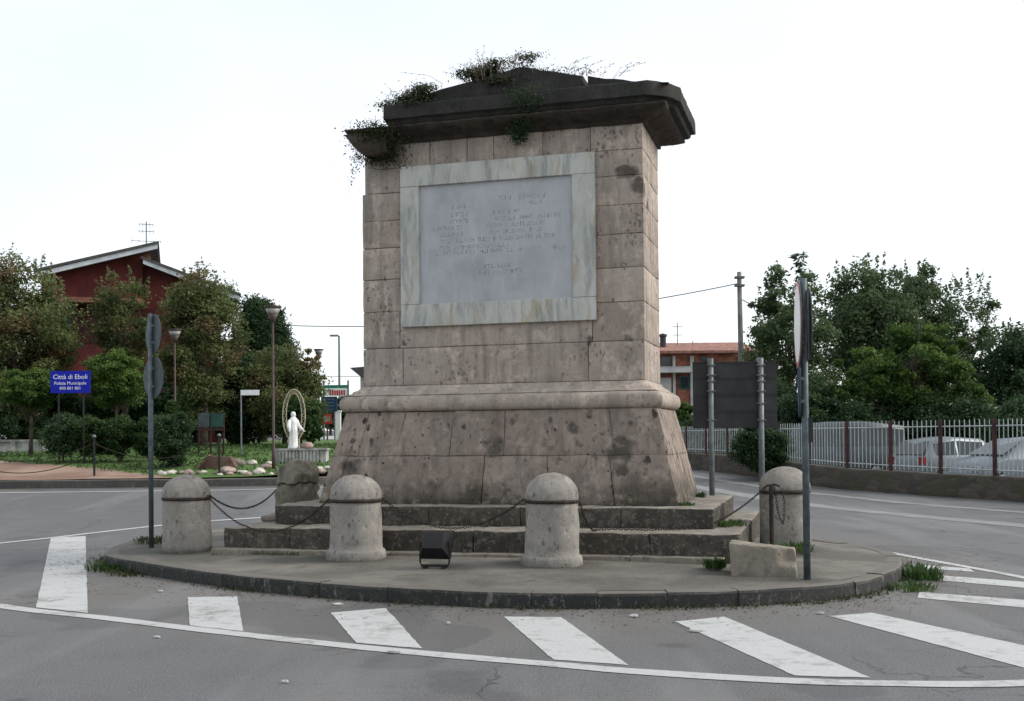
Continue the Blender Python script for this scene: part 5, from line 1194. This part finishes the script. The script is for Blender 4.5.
# building right of the monument
BY = 76; o = empty('brick_building', (at(700, 400, BY).x, BY, 0)); bx0 = at(700, 400, BY).x; tag(o, 'orange brick building with a terracotta roof between the monument and the dark sign board', 'building')
def bl(px, py, Y=BY): q = at(px, py, Y); return (q.x - bx0, q.z)
zE, zR = bl(700, 353)[1], bl(700, 343, BY)[1]
mb = MB(); mb.bx(bl(600, 0)[0], bl(752, 0)[0], 0, 10, -.5, zE, .5); mb.build('wall', M['brick'], o)
mb = MB(); xL, xR = bl(594, 0)[0], bl(758, 0)[0]; mb.add([(xL, -.7, zE - .05), (xR, -.7, zE - .05), (xR, -.7, zE + .12), (xL, -.7, zE + .12), (xL, 5, zR + .45), (xR - .6, 5, zR + .45), (xR, 10.5, zE), (xL, 10.5, zE)], [(0, 1, 2, 3), (3, 2, 5, 4), (4, 5, 6, 7), (1, 6, 5, 2), (0, 7, 6, 1), (0, 3, 4, 7)]); mb.build('roof', M['tile'], o)
for (x0, x1, y0, y1, mt, nm) in ((661, 671, 357, 371, 'pane', 'window'), (679, 690, 376, 389, 'shutter', 'window'), (700, 708, 357, 361, 'pane', 'window')):
    a, b = bl(x0, y1), bl(x1, y0); mb = MB(); mb.bx(a[0], b[0], -.10, -.02, a[1], b[1]); w_ = mb.build(nm, M[mt], o); mb = MB(); mb.bx(a[0] + .12, b[0] - .12, -.12, -.102, a[1] + .1, b[1] - .1); mb.build('pane', M['pane'], w_)
a, b = bl(655, 383), bl(691, 368); mb = MB(); mb.bx(a[0], b[0], -1.0, -.12, b[1] - .35, b[1]); mb.bx(a[0], b[0], -1.02, -.95, b[1] + .003, b[1] + .05); mb.build('balcony', M['render'], o)
a, b = bl(655, 395), bl(671, 372); mb = MB(); mb.bx(a[0], b[0], -.09, -.003, a[1], b[1] - .4); mb.build('pale_wall_panel', M['render'], o)
for x0, x1 in ((690.5, 693.5), (673, 675)): a, b = bl(x0, 405), bl(x1, 356); mb = MB(); mb.bx(a[0], b[0], -.16, -.004, a[1] - 1, b[1]); mb.build('pilaster', M['render'], o)
a = bl(667, 343); mb = MB(); mb.tube([(a[0], 2, a[1] - .3), (a[0], 2, bl(667, 334)[1])], .22, 8); mb.lathe([(.3, 0), (.3, .15), (0, .25)], 8, (a[0], 2, bl(667, 334)[1])); mb.build('chimney', M['signdark'], o)
for px, t_ in ((684, 318), (700, 337)):
    a = bl(px, 343); mb = MB(); T_ = bl(px, t_)[1]; mb.tube([(a[0], 3, a[1]), (a[0], 3, T_)], .035, 5)
    if px == 684:
        for z in (.3, .9): mb.tube([(a[0] - .35, 3, T_ - z), (a[0] + .35, 3, T_ - z)], .02, 4)
    mb.build('antenna', M['galv'], o)

GR = 'trees behind the right fence'
ptree('loose leafy tree right of the utility pole, reaching above the sign', 790, 268, 440, 96, 46, 'leaf_grey', .16, 101, 75, 120, zb=0, trunk_r=.18, group=GR, name='broadleaf_tree', extra=((792, 252, 312, 62, 9), (768, 290, 345, 46, 8)), sub=.24, spikes=14)
ptree('tall grey green tree in the middle of the right trees', 868, 256, 430, 112, 50, 'leaf_grey', .17, 102, 120, 170, zb=0, trunk_r=.25, group=GR, name='broadleaf_tree', sub=.24, spikes=26)
ptree('tall grey green tree behind the spreading green tree', 915, 262, 430, 92, 52, 'leaf_grey', .17, 103, 90, 160, zb=0, trunk_r=.25, group=GR, name='broadleaf_tree', sub=.24, spikes=22)
ptree('thin open tree with bare twigs showing near the right edge', 968, 272, 430, 76, 50, 'leaf_grey', .15, 104, 55, 110, zb=0, trunk_r=.2, group=GR, name='broadleaf_tree', sub=.24, spikes=20)
ptree('dark dense tree at the right edge of the photo', 1022, 325, 430, 96, 44, 'leaf_dark', .14, 105, 90, 180, zb=0, trunk_r=.18, group=GR, name='broadleaf_tree', spikes=12)
b = grounded(908, 41, 0); cr_ = []
for (px, py, w_, h_, n_) in ((915, 345, 80, 44, 26), (870, 372, 80, 46, 26), (940, 368, 80, 44, 26), (960, 395, 60, 40, 20), (846, 400, 60, 44, 20), (905, 400, 90, 44, 26)):
    e = pt(px, py, 41, b); cr_.append(((e[0], random.Random(px).uniform(-.6, .6), e[2]), (w_ / 2 / F * 41, w_ / 2 / F * 41, h_ / 2 / F * 41 * .9), n_, 250))
tree('spreading_tree', 'spreading bright green tree with layered boughs behind the fence', b, cr_, M['leaf_bright'], .13, 106, GR, .2, sub=.27, shell=.4)
for i, (px, top, w_, Y, lb) in enumerate(((822, 385, 70, 43, 'dark bushes behind the van left of the spreading tree'), (880, 400, 90, 44, 'dark bushes below the spreading tree'), (960, 395, 90, 43, 'dark bushes behind the silver hatchback'), (1030, 400, 80, 40, 'dark bushes behind the grey blue car'), (765, 372, 60, 47, 'dark bushes right of the dark sign board'), (702, 418, 50, 52, 'dark bushes behind the fence beside the monument'))):
    ptree(lb, px, top, 470, w_ * 1.25, Y - 3, 'leaf_dark', .14, 120 + i, 80, 190, name='undergrowth', cat='shrub', group='dark bushes behind the right fence', trunk_r=.05, zb=0)
ptree('bright green bush at the foot of the brick building beside the monument', 684, 400, 430, 26, 58, 'leaf_bright', .12, 130, 40, 130, zb=0, name='shrub', cat='shrub', group='shrubs at the right fence', trunk_r=.04)
ptree('dark bush growing over the fence below the dark sign board', 762, 425, 470, 64, 32.4, 'leaf_dark', .09, 131, 90, 170, zb=0, name='shrub', cat='shrub', group='shrubs at the right fence', trunk_r=.04)
ptree('light green bush right of the dark sign board', 782, 392, 425, 24, 44, 'leaf_bright', .10, 132, 30, 110, zb=0, name='shrub', cat='shrub', group='shrubs at the right fence', trunk_r=.04)

# litter on the road
for i, (px, py, s_, lb) in enumerate(((467, 0, 0, ''), (160, 592, .05, 'white paper scrap between the first two stripes'), (337, 617 - 12, .06, 'white paper scrap at the kerb above the third stripe'), (396, 653, .07, 'crumpled paper scrap on the solid line below the third stripe'), (448, 624, .03, 'small white scrap between the third and fourth stripe'),
                                      (633, 617, .05, 'paper scrap at the kerb right of the fourth stripe'), (697, 632, .07, 'flat white scrap right of the fifth stripe'), (820, 614, .05, 'paper scrap at the kerb above the sixth stripe'), (157, 638, .04, 'small scrap on the asphalt below the solid line at left'), (285, 683, .03, 'tiny white pebble on the near asphalt'))):
    if not s_: continue
    d = at(px, py, 1.) - Vector((0, 0, EYE)); t = -EYE / d.z; q = d * t; mb = MB(); rr = random.Random(i)
    n_ = 7; ring = [(s_ * rr.uniform(.6, 1.1) * math.cos(2 * math.pi * k / n_), s_ * .6 * rr.uniform(.6, 1.1) * math.sin(2 * math.pi * k / n_), rr.uniform(.003, .02)) for k in range(n_)]
    mb.add(ring + [(0, 0, .018)] + [(x, y, .001) for x, y, z in ring], [(k, (k + 1) % n_, n_) for k in range(n_)] + [(k, n_ + 1 + k, n_ + 1 + (k + 1) % n_, (k + 1) % n_) for k in range(n_)])
    tag(mb.build('paper_scrap', M['paper'], None, False, (q.x, q.y, .005)), lb, 'litter', 'scraps of paper on the road')

# dead leaves and grit drifted against the kerb
rg = np.random.default_rng(77); mb = MB()
for k in range(4200):
    i = int(rg.integers(0, N)); p = O[i].lerp(O[(i + 1) % N], rg.uniform()); d = (p - CEN).normalized(); q = p + d * (.03 + abs(rg.normal()) * .42)
    if noise.noise(q * .8 + Vector((4, 4, 0))) < -.1 and rg.uniform() > .25: continue
    z = gz(q.x, q.y) + .004; a = rg.uniform(0, 6.28); L = rg.uniform(.005, .02) * (1.5 if rg.uniform() > .93 else 1); e = Vector((math.cos(a), math.sin(a), 0)) * L; f = Vector((-e.y, e.x, 0)) * .5
    c_ = q + Vector((0, 0, z)); mb.add([c_ - e, c_ + f + Vector((0, 0, .004)), c_ + e + Vector((0, 0, .006)), c_ - f], [(0, 1, 2), (0, 2, 3)], float(rg.uniform()))
tag(mb.build('leaf_litter', M['deadleaf']), 'dead leaves and grit scattered on the asphalt along the island kerb', 'leaf litter', kind='stuff')
